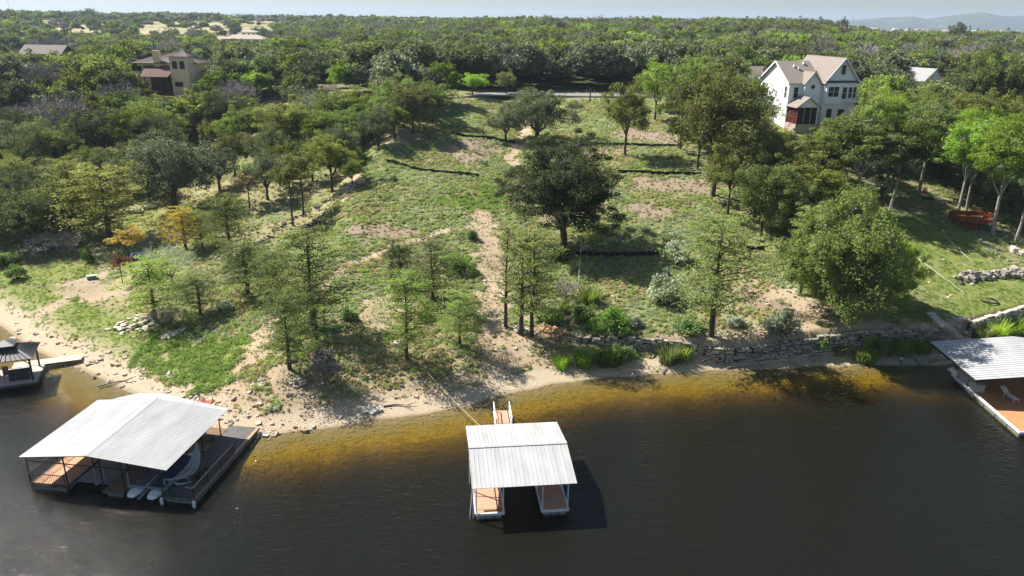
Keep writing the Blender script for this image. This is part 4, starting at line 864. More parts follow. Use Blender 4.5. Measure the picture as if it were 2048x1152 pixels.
# stepping stones and stone stair
sroot = thing('stone_stair', 'pale stone steps climbing the right lawn between the two walls', 'steps', G(1905, 660))
ms = stone_set(WPALE); o_ = Vector(sroot.location)
for k, (px, py) in enumerate([(1862, 630), (1868, 636), (1874, 641), (1880, 646), (1887, 651), (1894, 656), (1900, 661), (1904, 665), (1909, 670), (1913, 674), (1918, 679), (1923, 684), (1928, 689)]):
    p = Vector(G(px, py)); link('step', ms[k % 10], sroot, p-o_+Vector((0, 0, .08)), (0, 0, .5+.1*(k % 3)), (1.25, .62, .3))
# timber steps
def timber_steps(px, py, n, label, w=1.5):
    p = G(px, py); r = thing('timber_steps', label, 'steps', p)
    wd = mat('weathered_timber', (.15, .12, .09), .9, .35, 3, stretch=(1, 8, 8))
    for k in range(n):
        y = .42*k; z = gz(p[0], p[1]+y)-p[2]+.12; m_ = MB(); m_.box((0, y, z), (w, .2, .2), .04*math.sin(k*2)); m_.build('tread', wd, r)
    for s in (-1, 1): m_ = MB(); m_.bar((s*w/2, 0, .15), (s*w/2, .42*n, gz(p[0], p[1]+.42*n)-p[2]+.15), .14); m_.build('stringer', wd, r)
timber_steps(1146, 661, 12, 'weathered timber steps climbing between two dark bushes')
timber_steps(1126, 593, 7, 'upper flight of timber steps in the shade of the huge oak')
# ------------------------------------------------------------------ silt fences
BLK = mat('black_fabric', (.012, .012, .012), .7, .4, 3); STK = mat('wood_stake', (.22, .17, .11), .9, .3)
def silt(label, *pp, h=.62):
    P = []
    Q = [G(*q) for q in pp]
    for a, b in zip(Q[:-1], Q[1:]):
        n = max(1, round(np.hypot(*(b-a)[:2])/2.0))
        for k in range(n): c = a+(b-a)*k/n; P.append(Vector((c[0], c[1], gz(c[0], c[1]))))
    P.append(Vector(Q[-1])); r = thing('silt_fence', label, 'fence', P[0]); o = P[0].copy(); m_ = MB(); g = random.Random(len(P))
    for a, b in zip(P[:-1], P[1:]):
        ha, hb = h, h; m = (a+b)/2; mz = gz(m.x, m.y); sag = g.uniform(.03, .15); q = [a, Vector((m.x, m.y+g.uniform(-.12, .12), mz)), b]; hh = [h, h-sag, h]
        for (u, v, h1, h2) in ((q[0], q[1], hh[0], hh[1]), (q[1], q[2], hh[1], hh[2])):
            m_.add([u-o-Vector((0, 0, .15)), v-o-Vector((0, 0, .15)), v-o+Vector((0, 0, h2)), u-o+Vector((0, 0, h1)), u-o+Vector((0, .03, -.15)), v-o+Vector((0, .03, -.15)), v-o+Vector((0, .03, h2)), u-o+Vector((0, .03, h1))], [(0, 1, 2, 3), (7, 6, 5, 4), (3, 2, 6, 7)])
    m_.build('fabric', BLK, r)
    sm = MB(); sm.box((0, 0, 0), (.05, .05, .95)); sm = sm.mesh('stake', STK)
    for p in P: link('stake', sm, r, p-o+Vector((0, -.05, .33)), (g.uniform(-.08, .08), g.uniform(-.08, .08), 0))
silt('black silt fence highest up on the left lots', (903, 269), (940, 276), (985, 279), (1030, 287))
silt('black silt fence across the left lots above the bright slope', (773, 325), (812, 334), (842, 343), (900, 349), (958, 354))
silt('black silt fence highest up on the right lots', (1165, 289), (1210, 291), (1290, 293), (1362, 294))
silt('black silt fence in the middle of the right lots', (1235, 346), (1300, 348), (1360, 350), (1402, 351))
silt('black silt fence at the foot of the huge oak', (1150, 512), (1200, 514), (1260, 515), (1328, 513), h=.8)
silt('short black silt fence end by the right lot boundary', (1492, 502), (1528, 503), h=.8)
# dark board fence on the left
def board_fence():
    a, b = G(408, 296), G(468, 282); r = thing('board_fence', 'dark vertical board fence in the shade of the left wood', 'fence', a); L = np.hypot(*(b-a)[:2]); n = int(L/.3); ang = math.atan2(b[1]-a[1], b[0]-a[0])
    bm = MB(); bm.box((0, 0, 0), (.26, .04, 2.2)); bm = bm.mesh('board', mat('dark_board', (.04, .032, .028), .85, .3))
    for k in range(n): p = a+(b-a)*(k+.5)/n; link('board', bm, r, (p[0]-a[0], p[1]-a[1], gz(p[0], p[1])-a[2]+1.0), (0, 0, ang), (1, 1, 1+.03*(k % 3)))
    for z in (.5, 1.7): m_ = MB(); m_.bar((0, .06, z), (b[0]-a[0], b[1]-a[1]+.06, b[2]-a[2]+z), .06, .1); m_.build('rail', STK, r)
board_fence()
def post(px, py, h, label, w=.12, m=None):
    p = G(px, py); mb = MB(); mb.box((0, 0, h/2-.2), (w, w, h+.4)); mb.box((0, 0, h+.03), (w*1.5, w*1.5, .06)); mb.build('post', m or STK, None, p, label=label, cat='post')
post(498, 304, 2.4, 'wooden post with white top standing alone in the left clearing'); post(1212, 278, 1.6, 'thin stake on the upper right lots', .06); post(1235, 185+6, 2.0, 'short dark post by the roadside', .1)
# ------------------------------------------------------------------ small garden things
def red_deck():
    p = G(1915, 455); r = thing('deck', 'red timber deck with railings and seats under the pale-trunked trees', 'deck', (p[0], p[1], p[2]), rad(-6)); W, D = 5.6, 3.6; z = .9
    rp = mat('red_deck_stain', (.30, .06, .025), .7, .2, 3)
    bm = MB(); bm.box((0, 0, 0), (W, .26, .05)); bm = bm.mesh('board', rp)
    for k in range(13): link('board', bm, r, (W/2, .15+k*.28, z+.0*(k % 2)), (0, 0, 0))
    for x in (.1, W/2, W-.1):
        for y in (.1, D-.1): m_ = MB(); m_.b2((x-.07, y-.07, -1.2), (x+.07, y+.07, z+1.0)); m_.build('post', rp, r)
    for (a, b) in (((0, 0), (W*.45, 0)), ((W*.6, 0), (W, 0)), ((W, 0), (W, D)), ((0, D), (W, D)), ((0, 0), (0, D))):
        m_ = MB(); m_.bar((a[0], a[1], z+.95), (b[0], b[1], z+.95), .09); m_.bar((a[0], a[1], z+.3), (b[0], b[1], z+.3), .06); n = int(math.hypot(b[0]-a[0], b[1]-a[1])/.22)
        for k in range(n+1): t = k/max(n, 1); q = (a[0]+(b[0]-a[0])*t, a[1]+(b[1]-a[1])*t); m_.b2((q[0]-.02, q[1]-.02, z+.02), (q[0]+.02, q[1]+.02, z+.95))
        m_.build('railing', rp, r)
    m_ = MB(); m_.b2((.2, D-.7, z+.4), (W-.4, D-.2, z+.5)); m_.b2((.2, D-.25, z+.5), (W-.4, D-.15, z+.95)); m_.b2((.3, D-.6, z), (.4, D-.2, z+.4)); m_.b2((W-.6, D-.6, z), (W-.5, D-.2, z+.4)); m_.build('bench', rp, r)
    m_ = MB(); [m_.b2((.6, -.3-.3*k, z-.18*(k+1)), (2.2, -.3*k, z-.18*k-.13)) for k in range(4)]; m_.build('stair', rp, r)
red_deck()
def chair(px, py, label, m, rz, name='garden_chair'):
    r = thing(name, label, 'chair', G(px, py), rz); 
    m_ = MB(); [m_.box((0, -.25+k*.1, .42-.02*k), (.55, .085, .03)) for k in range(6)]; m_.build('seat', m, r)
    m_ = MB(); [m_.bar((-.24+.12*k, .28, .36), (-.26+.13*k, .62, 1.15-.05*abs(k-2)), .1, .03) for k in range(5)]; m_.build('backrest', m, r)
    for sx in (-.3, .3):
        m_ = MB(); m_.b2((sx-.08, -.35, .62), (sx+.08, .4, .65)); m_.build('armrest', m, r)
        for y in (-.28, .3): m_ = MB(); m_.b2((sx-.035, y-.035, -.05), (sx+.035, y+.035, .62)); m_.build('leg', m, r)
chair(1849, 388, 'bright red garden chair on the grass right of the dark trees', mat('red_plastic', (.60, .05, .06), .5, .1), 2.6)
def logs():
    r = thing('fire_pit', 'dark log ring with grey ashes beside the red chair', 'fire pit', G(1854, 398)); bk = mat('charred_wood', (.05, .04, .035), .9, .4)
    for k in range(5): a = k*1.25; m_ = MB(); m_.tube([(math.cos(a)*.9, math.sin(a)*.7, .15), (math.cos(a+1.1)*.9, math.sin(a+1.1)*.7, .15)], .15, 7); m_.build('log', bk, r)
    m_ = MB(); m_.prism([(.5*math.cos(a), .4*math.sin(a)) for a in np.arange(0, 6.2, .7)], .0, .08); m_.build('ash', CONC, r)
logs()
def ringtyre():
    p = G(1978, 603); V = []; F_ = []; n, k = 28, 8
    for i in range(n):
        a = 2*math.pi*i/n
        for j in range(k): b = 2*math.pi*j/k; rr = .85+.1*math.cos(b); V.append((rr*math.cos(a)*1.15, rr*math.sin(a), .1+.1*math.sin(b)+.06*math.sin(2*a)))
    for i in range(n):
        for j in range(k): F_.append((i*k+j, ((i+1) % n)*k+j, ((i+1) % n)*k+(j+1) % k, i*k+(j+1) % k))
    MB().add(V, F_).build('hose_ring', mat('black_rubber', (.02, .022, .022), .6, .3), None, p, label='black hose ring lying flat on the right lawn', cat='hose')
ringtyre()
def jon_boat(px, py, rz, label, hull, seat, L=3.6, wd=1.45, name='skiff', H=.42, cover=None):
    r = thing(name, label, 'boat', G(px, py)+np.array([0, 0, .05]), rz); st = [(-L/2, .82, 0), (-L/4, 1, 0), (L/4, .98, 0), (L/2*.82, .8, .04), (L/2, .42, .14)]
    V = []; F_ = []
    for x, w, z in st: w *= wd/2; V += [(x, -w*.75, z), (x, w*.75, z), (x, w, z+H), (x, -w, z+H), (x, -w*.7, z+.06), (x, w*.7, z+.06), (x, w*.93, z+H), (x, -w*.93, z+H)]
    for i in range(len(st)-1):
        a, b = i*8, i*8+8; F_ += [(a, b, b+1, a+1), (a+1, b+1, b+2, a+2), (a+3, b+3, b, a), (a+5, b+5, b+4, a+4), (a+6, b+6, b+5, a+5), (a+4, b+4, b+7, a+7), (a+2, b+2, b+6, a+6), (a+7, b+7, b+3, a+3)]
    a = (len(st)-1)*8; F_ += [(0, 1, 5, 4), (1, 2, 6, 5), (3, 0, 4, 7), (a+1, a, a+4, a+5), (a+2, a+1, a+5, a+6), (a, a+3, a+7, a+4)]
    MB().add(V, F_).build('hull', hull, r)
    for x in (-L*.32, L*.12): m_ = MB(); m_.box((x, 0, H*.72), (.5, wd*.86, .07)); m_.box((x, 0, H*.4), (.42, wd*.6, H*.6)); m_.build('seat', seat, r)
    return r
BLUE = mat('blue_vinyl', (.02, .07, .30), .5, .2); GELW = mat('white_gelcoat', (.78, .78, .76), .3, .04)
jon_boat(284, 514, rad(14), 'white pedal skiff with two blue seats beside the yellow cypress', GELW, BLUE, 3.2, 1.7)
jon_boat(272, 424, rad(-8), 'upturned-looking white rowing boat under the broad grey-green oak', GELW, CONC, 2.6, 1.0, 'rowing_boat'); jon_boat(300, 416, rad(25), 'second small white boat right of the first under the same oak', GELW, CONC, 2.2, .9, 'rowing_boat')
def gbox():
    r = thing('utility_box', 'small green lidded box on the sandy path of the left lawn', 'box', G(184, 557), .5); g = mat('green_plastic', (.12, .26, .20), .5, .15); m_ = MB(); m_.b2((-.6, -.35, 0), (.6, .35, .38)); m_.build('body', g, r); m_ = MB(); m_.box((0, 0, .43), (1.3, .8, .1)); m_.build('lid', mat('pale_green_plastic', (.38, .52, .42), .5, .1), r)
gbox()
def pipes():
    g = mat('green_pipe', (.03, .22, .16), .45, .2)
    for k, (a, b, w) in enumerate([((1799, 706), (1804, 738), 'near-vertical green pipe with a white collar on the strand'), ((1808, 708), (1843, 733), 'slanting green pipe right of the collared one')]):
        A, B = G(*a), G(*b); r = thing('pipe', w, 'pipe', A, 0, 'green pipes on the strand'); d = Vector(B-A); m_ = MB(); m_.tube([(0, 0, .5), tuple(d*.5+Vector((0, 0, .32))), tuple(d+Vector((0, 0, .1)))], .11, 8); m_.build('tube', g, r)
        if not k: m_ = MB(); m_.tube([tuple(d*.5+Vector((0, 0, .31))), tuple(d*.58+Vector((0, 0, .31)))], .17, 8); m_.build('collar', GELW, r)
pipes()
def driftwood(px, py, L, rz, label):
    p = G(px, py); m_ = MB(); g = random.Random(int(px)); m_.tube([(-L/2, 0, .1), (-L/6, .12, .14), (L/5, -.08, .12), (L/2, .1, .25)], [.09, .08, .06, .02], 6)
    for k in range(4): x = g.uniform(-L/3, L/3); m_.tube([(x, 0, .12), (x+g.uniform(.1, .6), g.choice((-1, 1))*g.uniform(.3, .9), .3)], [.035, .01], 5)
    m_.build('driftwood', mat('grey_driftwood', (.24, .21, .18), .9, .25), None, p, rz, label=label, cat='driftwood')
driftwood(235, 766, 3.6, rad(35), 'long grey branch lying across the rocky left shore'); driftwood(1140, 700, 4.5, rad(-5), 'bleached fallen branch below the left end of the wall'); driftwood(1330, 742, 1.6, rad(60), 'short driftwood stick at the waterline'); driftwood(655, 705, 1.8, 1.2, 'small upright dead branch on the shaded bank'); driftwood(1880, 722, 3.0, .3, 'bleached tangle of driftwood beside the right dock')
driftwood(800, 812, 3.2, .15, 'thin dark branch stranded along the beach'); driftwood(1495, 735, 5, .15, 'dark stranded branches on the right beach')
# ------------------------------------------------------------------ docks
RWHITE = mat('white_metal_roof', (.39, .395, .395), .6, .15, .8, metal=.0, spec=.25, stretch=(1, .3, 1), orand=.06); PINKD = mat('pinkish_deck', (.52, .30, .20), .75, .12, 4, stretch=(1, 1, 1)); WPOST = mat('white_steel', (.72, .73, .74), .4, .04); BLKM = mat('black_steel', (.025, .022, .02), .5, .2); FLOAT = mat('grey_float', (.30, .31, .32), .7, .2, 2)
GDECK = mat('weathered_deck', (.13, .12, .115), .85, .35, 2.2); BDECK = mat('brown_deck', (.21, .13, .08), .8, .2, 4); CONCD = mat('grey_ramp', (.22, .23, .23), .8, .12, 2)
def boards(par, x0, x1, y0, y1, z, m, wb=.14, along='x', name='deck_board', as_parts=False):
    mb = MB(); k = 0; q = (y0 if along == 'x' else x0); e = (y1 if along == 'x' else x1)
    while q < e-.01:
        w = min(wb, e-q)
        if along == 'x': mb.b2((x0, q+.006, z-.035), (x1, q+w-.006, z+.002*(k % 3)))
        else: mb.b2((q+.006, y0, z-.035), (q+w-.006, y1, z+.002*(k % 3)))
        q += wb; k += 1
    o = mb.build('decking', m, par); o['kind'] = 'stuff'; return o
def railing(par, a, b, h=1.0, m=None, step=.16, name='railing'):
    a = Vector(a); b = Vector(b); up = Vector((0, 0, 1)); mb = MB(); mb.bar(a+up*h, b+up*h, .05); mb.bar(a+up*.12, b+up*.12, .04); n = max(1, int((b-a).length/step))
    for k in range(n+1): p = a.lerp(b, k/n); mb.bar(p+up*.12, p+up*h, .022)
    n = max(1, int((b-a).length/1.8))
    for k in range(n+1): p = a.lerp(b, k/n); mb.bar(p, p+up*(h+.02), .05)
    return mb.build(name, m or BLKM, par)
def roof_sheets(par, eave_a, eave_b, top_a, top_b, n, m, rib=.035, parts=True):
    """ribbed metal sheets side by side from eave to ridge"""
    ea, eb, ta, tb = map(Vector, (eave_a, eave_b, top_a, top_b)); acc = MB()
    for k in range(n):
        t0, t1 = k/n, (k+1)/n; q = [ea.lerp(eb, t0), ea.lerp(eb, t1), ta.lerp(tb, t1), ta.lerp(tb, t0)]
        d = (q[1]-q[0]); gap = d*.01; mb = MB() if parts else acc
        mb.slab([q[0]+gap*.3, q[1]-gap*.3, q[2]-gap*.3, q[3]+gap*.3], .03); up = Vector((0, 0, rib)); w = d.normalized()*rib*.9
        mb.add([q[0], q[0]+w+up, q[0]+w*2, q[3], q[3]+w+up, q[3]+w*2], [(0, 1, 4, 3), (1, 2, 5, 4), (0, 2, 1), (3, 4, 5)])
        if parts: mb.build('roof_panel', m, par)
    if not parts: acc.build('roof_sheeting', m, par)
def floats(par, x0, x1, y0, y1, z1=.28, m=None, ny=4, nx=1):
    for i in range(nx):
        for j in range(ny):
            mb = MB(); xa = x0+(x1-x0)*i/nx+.04; xb = x0+(x1-x0)*(i+1)/nx-.04; ya = y0+(y1-y0)*j/ny+.08; yb = y0+(y1-y0)*(j+1)/ny-.08
            mb.b2((xa, ya, -.25), (xb, yb, z1)); [mb.b2((x-.03, ya-.03, -.2), (x+.03, ya, z1-.03)) for x in np.linspace(xa+.1, xb-.1, 3)]; mb.build('float', m or FLOAT, par)
def mid_dock():
    W, L = 7.55, 8.8; r = thing('boat_dock', 'small white metal roofed boat dock with two pinkish deck arms, in the middle', 'boat dock', (-2.62, 48.05, 0), rad(6.5)); ze, zr, z = 3.0, 3.75, .55
    for x0, x1 in ((.05, 2.25), (5.15, 7.25)):
        boards(r, x0+.06, x1-.06, .06, L-1.6, z, PINKD, .145); f = MB()
        for a, b in (((x0, 0), (x1, 0)), ((x0, 0), (x0, L-1.5)), ((x1, 0), (x1, L-1.5))): f.bar((*a, z-.08), (*b, z-.08), .09, .2)
        f.build('frame', WPOST, r)
        floats(r, x0+.12, x1-.12, .05, L-2.0, .30, FLOAT, 5, 3)
    boards(r, .05, 7.25, L-1.55, L+.1, z, PINKD, .145); f = MB(); f.bar((.05, L+.12, z-.08), (7.25, L+.12, z-.08), .09, .2); f.build('frame', WPOST, r); floats(r, .3, 7, L-1.4, L, .3, FLOAT, 1, 4)
    for x in (.12, 2.18, 5.22, 7.18):
        for y in (.12, 2.9, 5.6, 8.3):
            if x in (2.18, 5.22) and y == 2.9 and x > 3: pass
            zz = ze+(zr-ze)*(1-abs(y-L/2)/(L/2))-.1; m_ = MB(); m_.bar((x, y, z), (x, y, zz), .085); m_.build('post', WPOST, r)
    for x in (.12, 2.18, 5.22, 7.18):
        m_ = MB(); m_.bar((x, 0, ze-.12), (x, L/2, zr-.12), .09, .14); m_.bar((x, L/2, zr-.12), (x, L, ze-.12), .09, .14); m_.bar((x, .1, ze-.15), (x, L-.1, ze-.15), .06); m_.build('truss', WPOST, r)
    m_ = MB(); [m_.bar((-.1, y, z_), (W+.05, y, z_), .07, .09) for y, z_ in ((.25, ze-.02), (2.4, ze+.33), (6.4, ze+.33), (L-.25, ze-.02))]; m_.build('purlin', WPOST, r)
    o = .22; roof_sheets(r, (-o, -.25, ze), (W+o, -.25, ze), (-o, L/2, zr), (W+o, L/2, zr), 24, RWHITE); roof_sheets(r, (W+o, L+.25, ze), (-o, L+.25, ze), (W+o, L/2, zr), (-o, L/2, zr), 24, RWHITE)
    m_ = MB(); m_.slab([(-o, L/2-.22, zr+.03), (W+o, L/2-.22, zr+.03), (W+o, L/2, zr+.08), (-o, L/2, zr+.08)], .03); m_.slab([(-o, L/2, zr+.08), (W+o, L/2, zr+.08), (W+o, L/2+.22, zr+.03), (-o, L/2+.22, zr+.03)], .03); m_.build('ridge_cap', RWHITE, r)
    m_ = MB(); [m_.bar((a, y1_, z+.015), (b, y2_, z+.015), .04, .03) for a, b, y1_, y2_ in ((.1, 2.2, 2.3, 1.9), (.1, 2.2, 4.3, 3.9))]; m_.build('strap', BROWNT, r)  # thin dark bars on the left arm, standing in for diagonal cast shadow lines
    m_ = MB(); m_.b2((.7, .25, z), (2.1, .42, z+.1)); m_.build('plank', BDECK, r)
    m_ = MB(); m_.bar((-.15, 4.6, .2), (-.15, 4.6, 2.6), .07); m_.bar((-.12, 0.1, .15), (-.12, .15, 2.8), .06); m_.bar((-.4, .4, -.3), (-.12, 1.2, 2.0), .05); m_.build('ladder', WPOST, r)
    # gangway to the beach
    gw = thing('gangway', 'pinkish gangway with white handrails behind the small middle dock', 'gangway', (-.95, 56.6, .55), rad(5))
    boards(gw, 0, 1.5, 0, 5.2, 0, PINKD); tr = MB()
    for k in range(14): tr.box((.75, 5.35+.2*k, -.02-.018*k), (1.15, .17, .04))
    o_ = tr.build('ramp', PINKD, gw); o_['kind'] = 'stuff'
    for x in (.0, 1.5):
        m_ = MB(); m_.bar((x, 4.4, .95), (x, 8.0, .75), .075); m_.bar((x, 4.4, 0), (x, 4.4, .95), .07); m_.bar((x, 6.2, -.1), (x, 6.2, .85), .06); m_.bar((x, 8.0, -.4), (x, 8.0, .75), .07); m_.bar((x, 4.4, .5), (x, 8, .3), .04); m_.build('handrail', WPOST, gw)
        m_ = MB(); m_.bar((x, 0, -.08), (x, 8.1, -.30), .08, .12); m_.build('side_beam', WPOST, gw)
mid_dock()
def left_dock():
    r = thing('boat_dock', 'large white roofed two-slip boat dock with dark railings on the left', 'boat dock', (-38.75, 51.45, 0), rad(-7.5)); W, L = 12.35, 9.4; ze, zr, z = 3.05, 3.7, .55; XR = 5.7
    # local x along the front, y towards the shore
    boards(r, .3, 3.4, .1, 7.6, z, mat('orange_deck', (.50, .28, .17), .75, .15, 4), .2, 'y'); boards(r, 6.6, 8.3, -.2, 9.2, z, BDECK, .2, 'y')
    boards(r, 11.6, 14.1, -.1, 11.0, z, GDECK, .2, 'y'); boards(r, .3, 11.6, 9.22, 10.4, z, BDECK, .2)
    boards(r, 14.12, 14.4, -.1, 11.0, z+.02, mat('orange_deck', (0, 0, 0)), .14, 'y')
    for x0, x1, y1 in ((.3, 3.4, 7.6), (6.6, 8.3, 9.2), (11.6, 14.4, 11.0)):
        f = MB(); f.bar((x0, -.14, z-.1), (x1, -.14, z-.1), .08, .2); f.bar((x0, -.14, z-.1), (x0, y1, z-.1), .08, .2); f.bar((x1, -.14, z-.1), (x1, y1, z-.1), .08, .2); f.build('frame', GDECK, r); floats(r, x0+.15, x1-.15, 0, y1-.4, .3, FLOAT, 5, 2)
    m_ = MB(); m_.b2((3.6, .9, .42), (6.5, 6.5, .52)); m_.build('platform', CONCD, r)
    for x in (.25, 3.5, 6.6, 8.4, 11.6):
        for y in (.05, 3.1, 6.2, 9.2):
            zz = ze+(zr-ze)*(1-abs(x-XR)/(XR if x < XR else W-XR))-.1; m_ = MB(); m_.bar((x, y, -.3), (x, y, zz), .075); m_.build('post', BLKM, r)
    for y in (.05, 3.1, 6.2, 9.2): m_ = MB(); m_.bar((.1, y, ze-.12), (XR, y, zr-.14), .06, .12); m_.bar((XR, y, zr-.14), (W-.2, y, ze-.12), .06, .12); m_.bar((.1, y, ze-.45), (W-.2, y, ze-.45), .06); m_.build('truss', BLKM, r)
    roof_sheets(r, (-.1, L, ze), (-.1, -.2, ze), (XR, L, zr), (XR, -.2, zr), 50, RWHITE, .02, False)
    roof_sheets(r, (W+.05, -.2, ze), (W+.05, L, ze), (XR, -.2, zr), (XR, L, zr), 50, RWHITE, .02, False)
    m_ = MB(); m_.slab([(XR-.2, -.22, zr+.0), (XR, -.22, zr+.05), (XR, L, zr+.05), (XR-.2, L, zr)], .03); m_.slab([(XR, -.22, zr+.05), (XR+.2, -.22, zr), (XR+.2, L, zr), (XR, L, zr+.05)], .03); m_.build('ridge_cap', mat('grey_ridge', (.42, .43, .44), .5, .1), r)
    m_ = MB(); m_.slab([(-.1, L, ze), (1.4, L, ze+.22), (3.4, L+.9, ze+.5), (XR, L+1.1, zr-.1), (XR, L, zr)], .04); m_.slab([(XR, L, zr), (XR, L+1.1, zr-.1), (W+.05, L+.35, ze), (W+.05, L, ze)], .04); m_.build('roof_end', RWHITE, r)
    railing(r, (.3, -.1, z), (3.4, -.1, z)); railing(r, (.3, -.1, z), (.3, 7.6, z)); railing(r, (11.7, -.1, z), (14.3, -.1, z)); railing(r, (14.3, -.1, z), (14.3, 6.4, z)); railing(r, (.3, 7.6, z), (3.4, 7.6, z))
    for x in (11.65, 14.35): m_ = MB(); m_.tube([(x, -.3, -.15), (x, -.3, 0), (x, -.3, .45), (x, -.3, .58)], [.08, .13, .13, .05], 10); m_.build('bumper', GELW, r)
    m_ = MB(); m_.bar((12.9, -.2, .2), (12.9, -.2, .6), .05); m_.bar((14.2, -.2, .2), (14.2, -.2, .6), .05); m_.bar((12.9, -.2, .25), (14.2, -.2, .25), .05); m_.build('ladder', FLOAT, r)
    m_ = MB(); m_.tube([(5.6, .6, .5), (5.3, .8, 2.6)], .04, 6); m_.tube([(5.9, 1.2, .5), (5.8, 1.2, 1.9)], .05, 6); m_.tube([(5.55, .7, .55), (5.55, .7, .7)], .18, 8); m_.build('winch_stand', FLOAT, r)
    mw = r.matrix_world = Matrix.Translation(r.location) @ Matrix.Rotation(rad(-7.5), 4, 'Z')
    def W_(p): return mw @ Vector(p)
    # two covered pontoon boats / lifts in the right slip
    for k, (x, lab) in enumerate(((9.05, 'grey covered boat with rounded white bow in the left dock slip, nearer the brown deck'), (10.75, 'blue and white boat with rounded bow beside the weathered deck in the left dock'))):
        b = thing('moored_boat', lab, 'boat', W_((x, -.2, 0)), rad(-7.5)); st = [(-.15, .25, .45, .3), (.05, .42, .35, .48), (.5, .56, .1, .6), (2.2, .62, 0, .62), (5.5, .6, 0, .62), (6.2, .5, .05, .6)]; V = []; F_ = []
        for y, w, zb, zt in st: V += [(w*math.cos(a), y, zb*.6+.05+(zt-zb*.6)*(.5+.5*math.sin(a))) for a in np.linspace(-math.pi/2, 1.5*math.pi, 11)[:-1]]
        n = 10
        for i in range(len(st)-1):
            for j in range(n): F_.append((i*n+j, i*n+(j+1) % n, (i+1)*n+(j+1) % n, (i+1)*n+j))
        F_ += [tuple(range(n))[::-1], tuple((len(st)-1)*n+j for j in range(n))]
        MB().add(V, F_).build('hull', GELW, b); c = MB(); c.add([(-.45, .7, .62), (.45, .7, .62), (.5, 5.8, .64), (-.5, 5.8, .64), (-.3, 1.4, .95), (.3, 1.4, .95), (.3, 5.2, 1.0), (-.3, 5.2, 1.0)], [(4, 5, 6, 7), (0, 1, 5, 4), (1, 2, 6, 5), (2, 3, 7, 6), (3, 0, 4, 7), (0, 3, 2, 1)]); c.build('cover', mat('navy_canvas', (.02, .04, .11), .7, .2) if k else mat('grey_canvas', (.12, .13, .15), .8, .2), b)
        m_ = MB(); [m_.bar((sx*.62, 1.6, .55), (sx*.62, 5.5, .55), .05) for sx in (-1, 1)]; m_.bar((-.75, .75, .7), (.75, .75, .7), .07); m_.build('rail', FLOAT, b)
    lf = thing('boat_lift', 'pale steel boat lift beams between the two moored boats', 'boat lift', W_((9.9, .6, 0)), rad(-7.5))
    m_ = MB(); m_.bar((-1.5, 0, .75), (1.6, 0, .75), .1); m_.bar((-1.5, 0, .3), (-1.5, 0, 1.9), .09); m_.bar((1.6, 0, .3), (1.6, 0, 1.7), .09); m_.build('beam', FLOAT, lf); m_ = MB(); m_.bar((0, -1.2, .45), (0, 6, .5), .22, .1); m_.build('bunk', mat('carpet_bunk', (.20, .19, .18), .95, .2), lf)
    # bundle of looped white tubing hanging over the deck
    tb = thing('tube_bundle', 'bundle of looped pale tubing hanging from the roof edge onto the weathered deck', 'tubing', W_((11.9, 3.0, z)), rad(-7.5)); tm = mat('pale_tubing', (.50, .50, .50), .45, .1); g = random.Random(4)
    for k in range(11):
        f = k/10; a0 = Vector((.15, 1.7, 2.1)); e0 = Vector((-.35-.3*f, -1.9, .6+.15*f)); b_ = Vector((1.5*f+.1, -.6-.4*f, .25+.35*g.random())); c_ = Vector((.9*f+.35, .7, 1.1)); pts = []
        for t in np.linspace(0, 1, 12): pts.append(a0*(1-t)**3+c_*3*t*(1-t)**2+(b_+Vector((.5*f, -.2, -.1)))*3*t*t*(1-t)+e0*t**3)
        m_ = MB(); m_.tube(pts, .032, 5); m_.build('tube', tm, tb)
    for k in range(5): m_ = MB(); m_.tube([(.3+.55*math.cos(a)*(1+.15*k), -1.2+.5*math.sin(a), .12+.05*k) for a in np.linspace(.3+k*.4, 4.5+k*.4, 12)], .028, 5); m_.build('tube', tm, tb)
    ch = thing('bench', 'dark metal bench on the weathered deck by the far railing of the left dock', 'bench', W_((13.3, 2.6, z)), rad(-7.5)); m_ = MB(); [m_.bar((-.2+.1*j, -.7, .42), (-.2+.1*j, .7, .42), .07, .03) for j in range(5)]; m_.build('seat', BLKM, ch); m_ = MB(); [m_.bar((.28, -.7, .55+.1*j), (.28, .7, .55+.1*j), .03, .07) for j in range(4)]; m_.build('backrest', BLKM, ch)
    for y in (-.65, .65): m_ = MB(); m_.bar((-.2, y, 0), (-.2, y, .42), .04); m_.bar((.27, y, 0), (.3, y, .95), .04); m_.build('leg', BLKM, ch)
    gx = thing('gangway', 'rust-brown gangway from the rocky shore to the large left dock', 'gangway', (-31.2, 61.2, .55), rad(-12)); m_ = MB(); [m_.box((.7, .1+.16*k, .02*k*.5), (1.5, .14, .05)) for k in range(26)]; m_.build('tread', mat('rust_brown', (.36, .15, .09), .8, .2), gx)
    for x in (0, 1.4): m_ = MB(); m_.bar((x, 0, .9), (x, 4.1, 1.1), .04); m_.bar((x, 0, 0), (x, 0, .9), .04); m_.bar((x, 4.1, .2), (x, 4.1, 1.1), .04); m_.bar((x, 0, -.06), (x, 4.2, .2), .06, .12); m_.build('handrail', BLKM, gx)
left_dock()
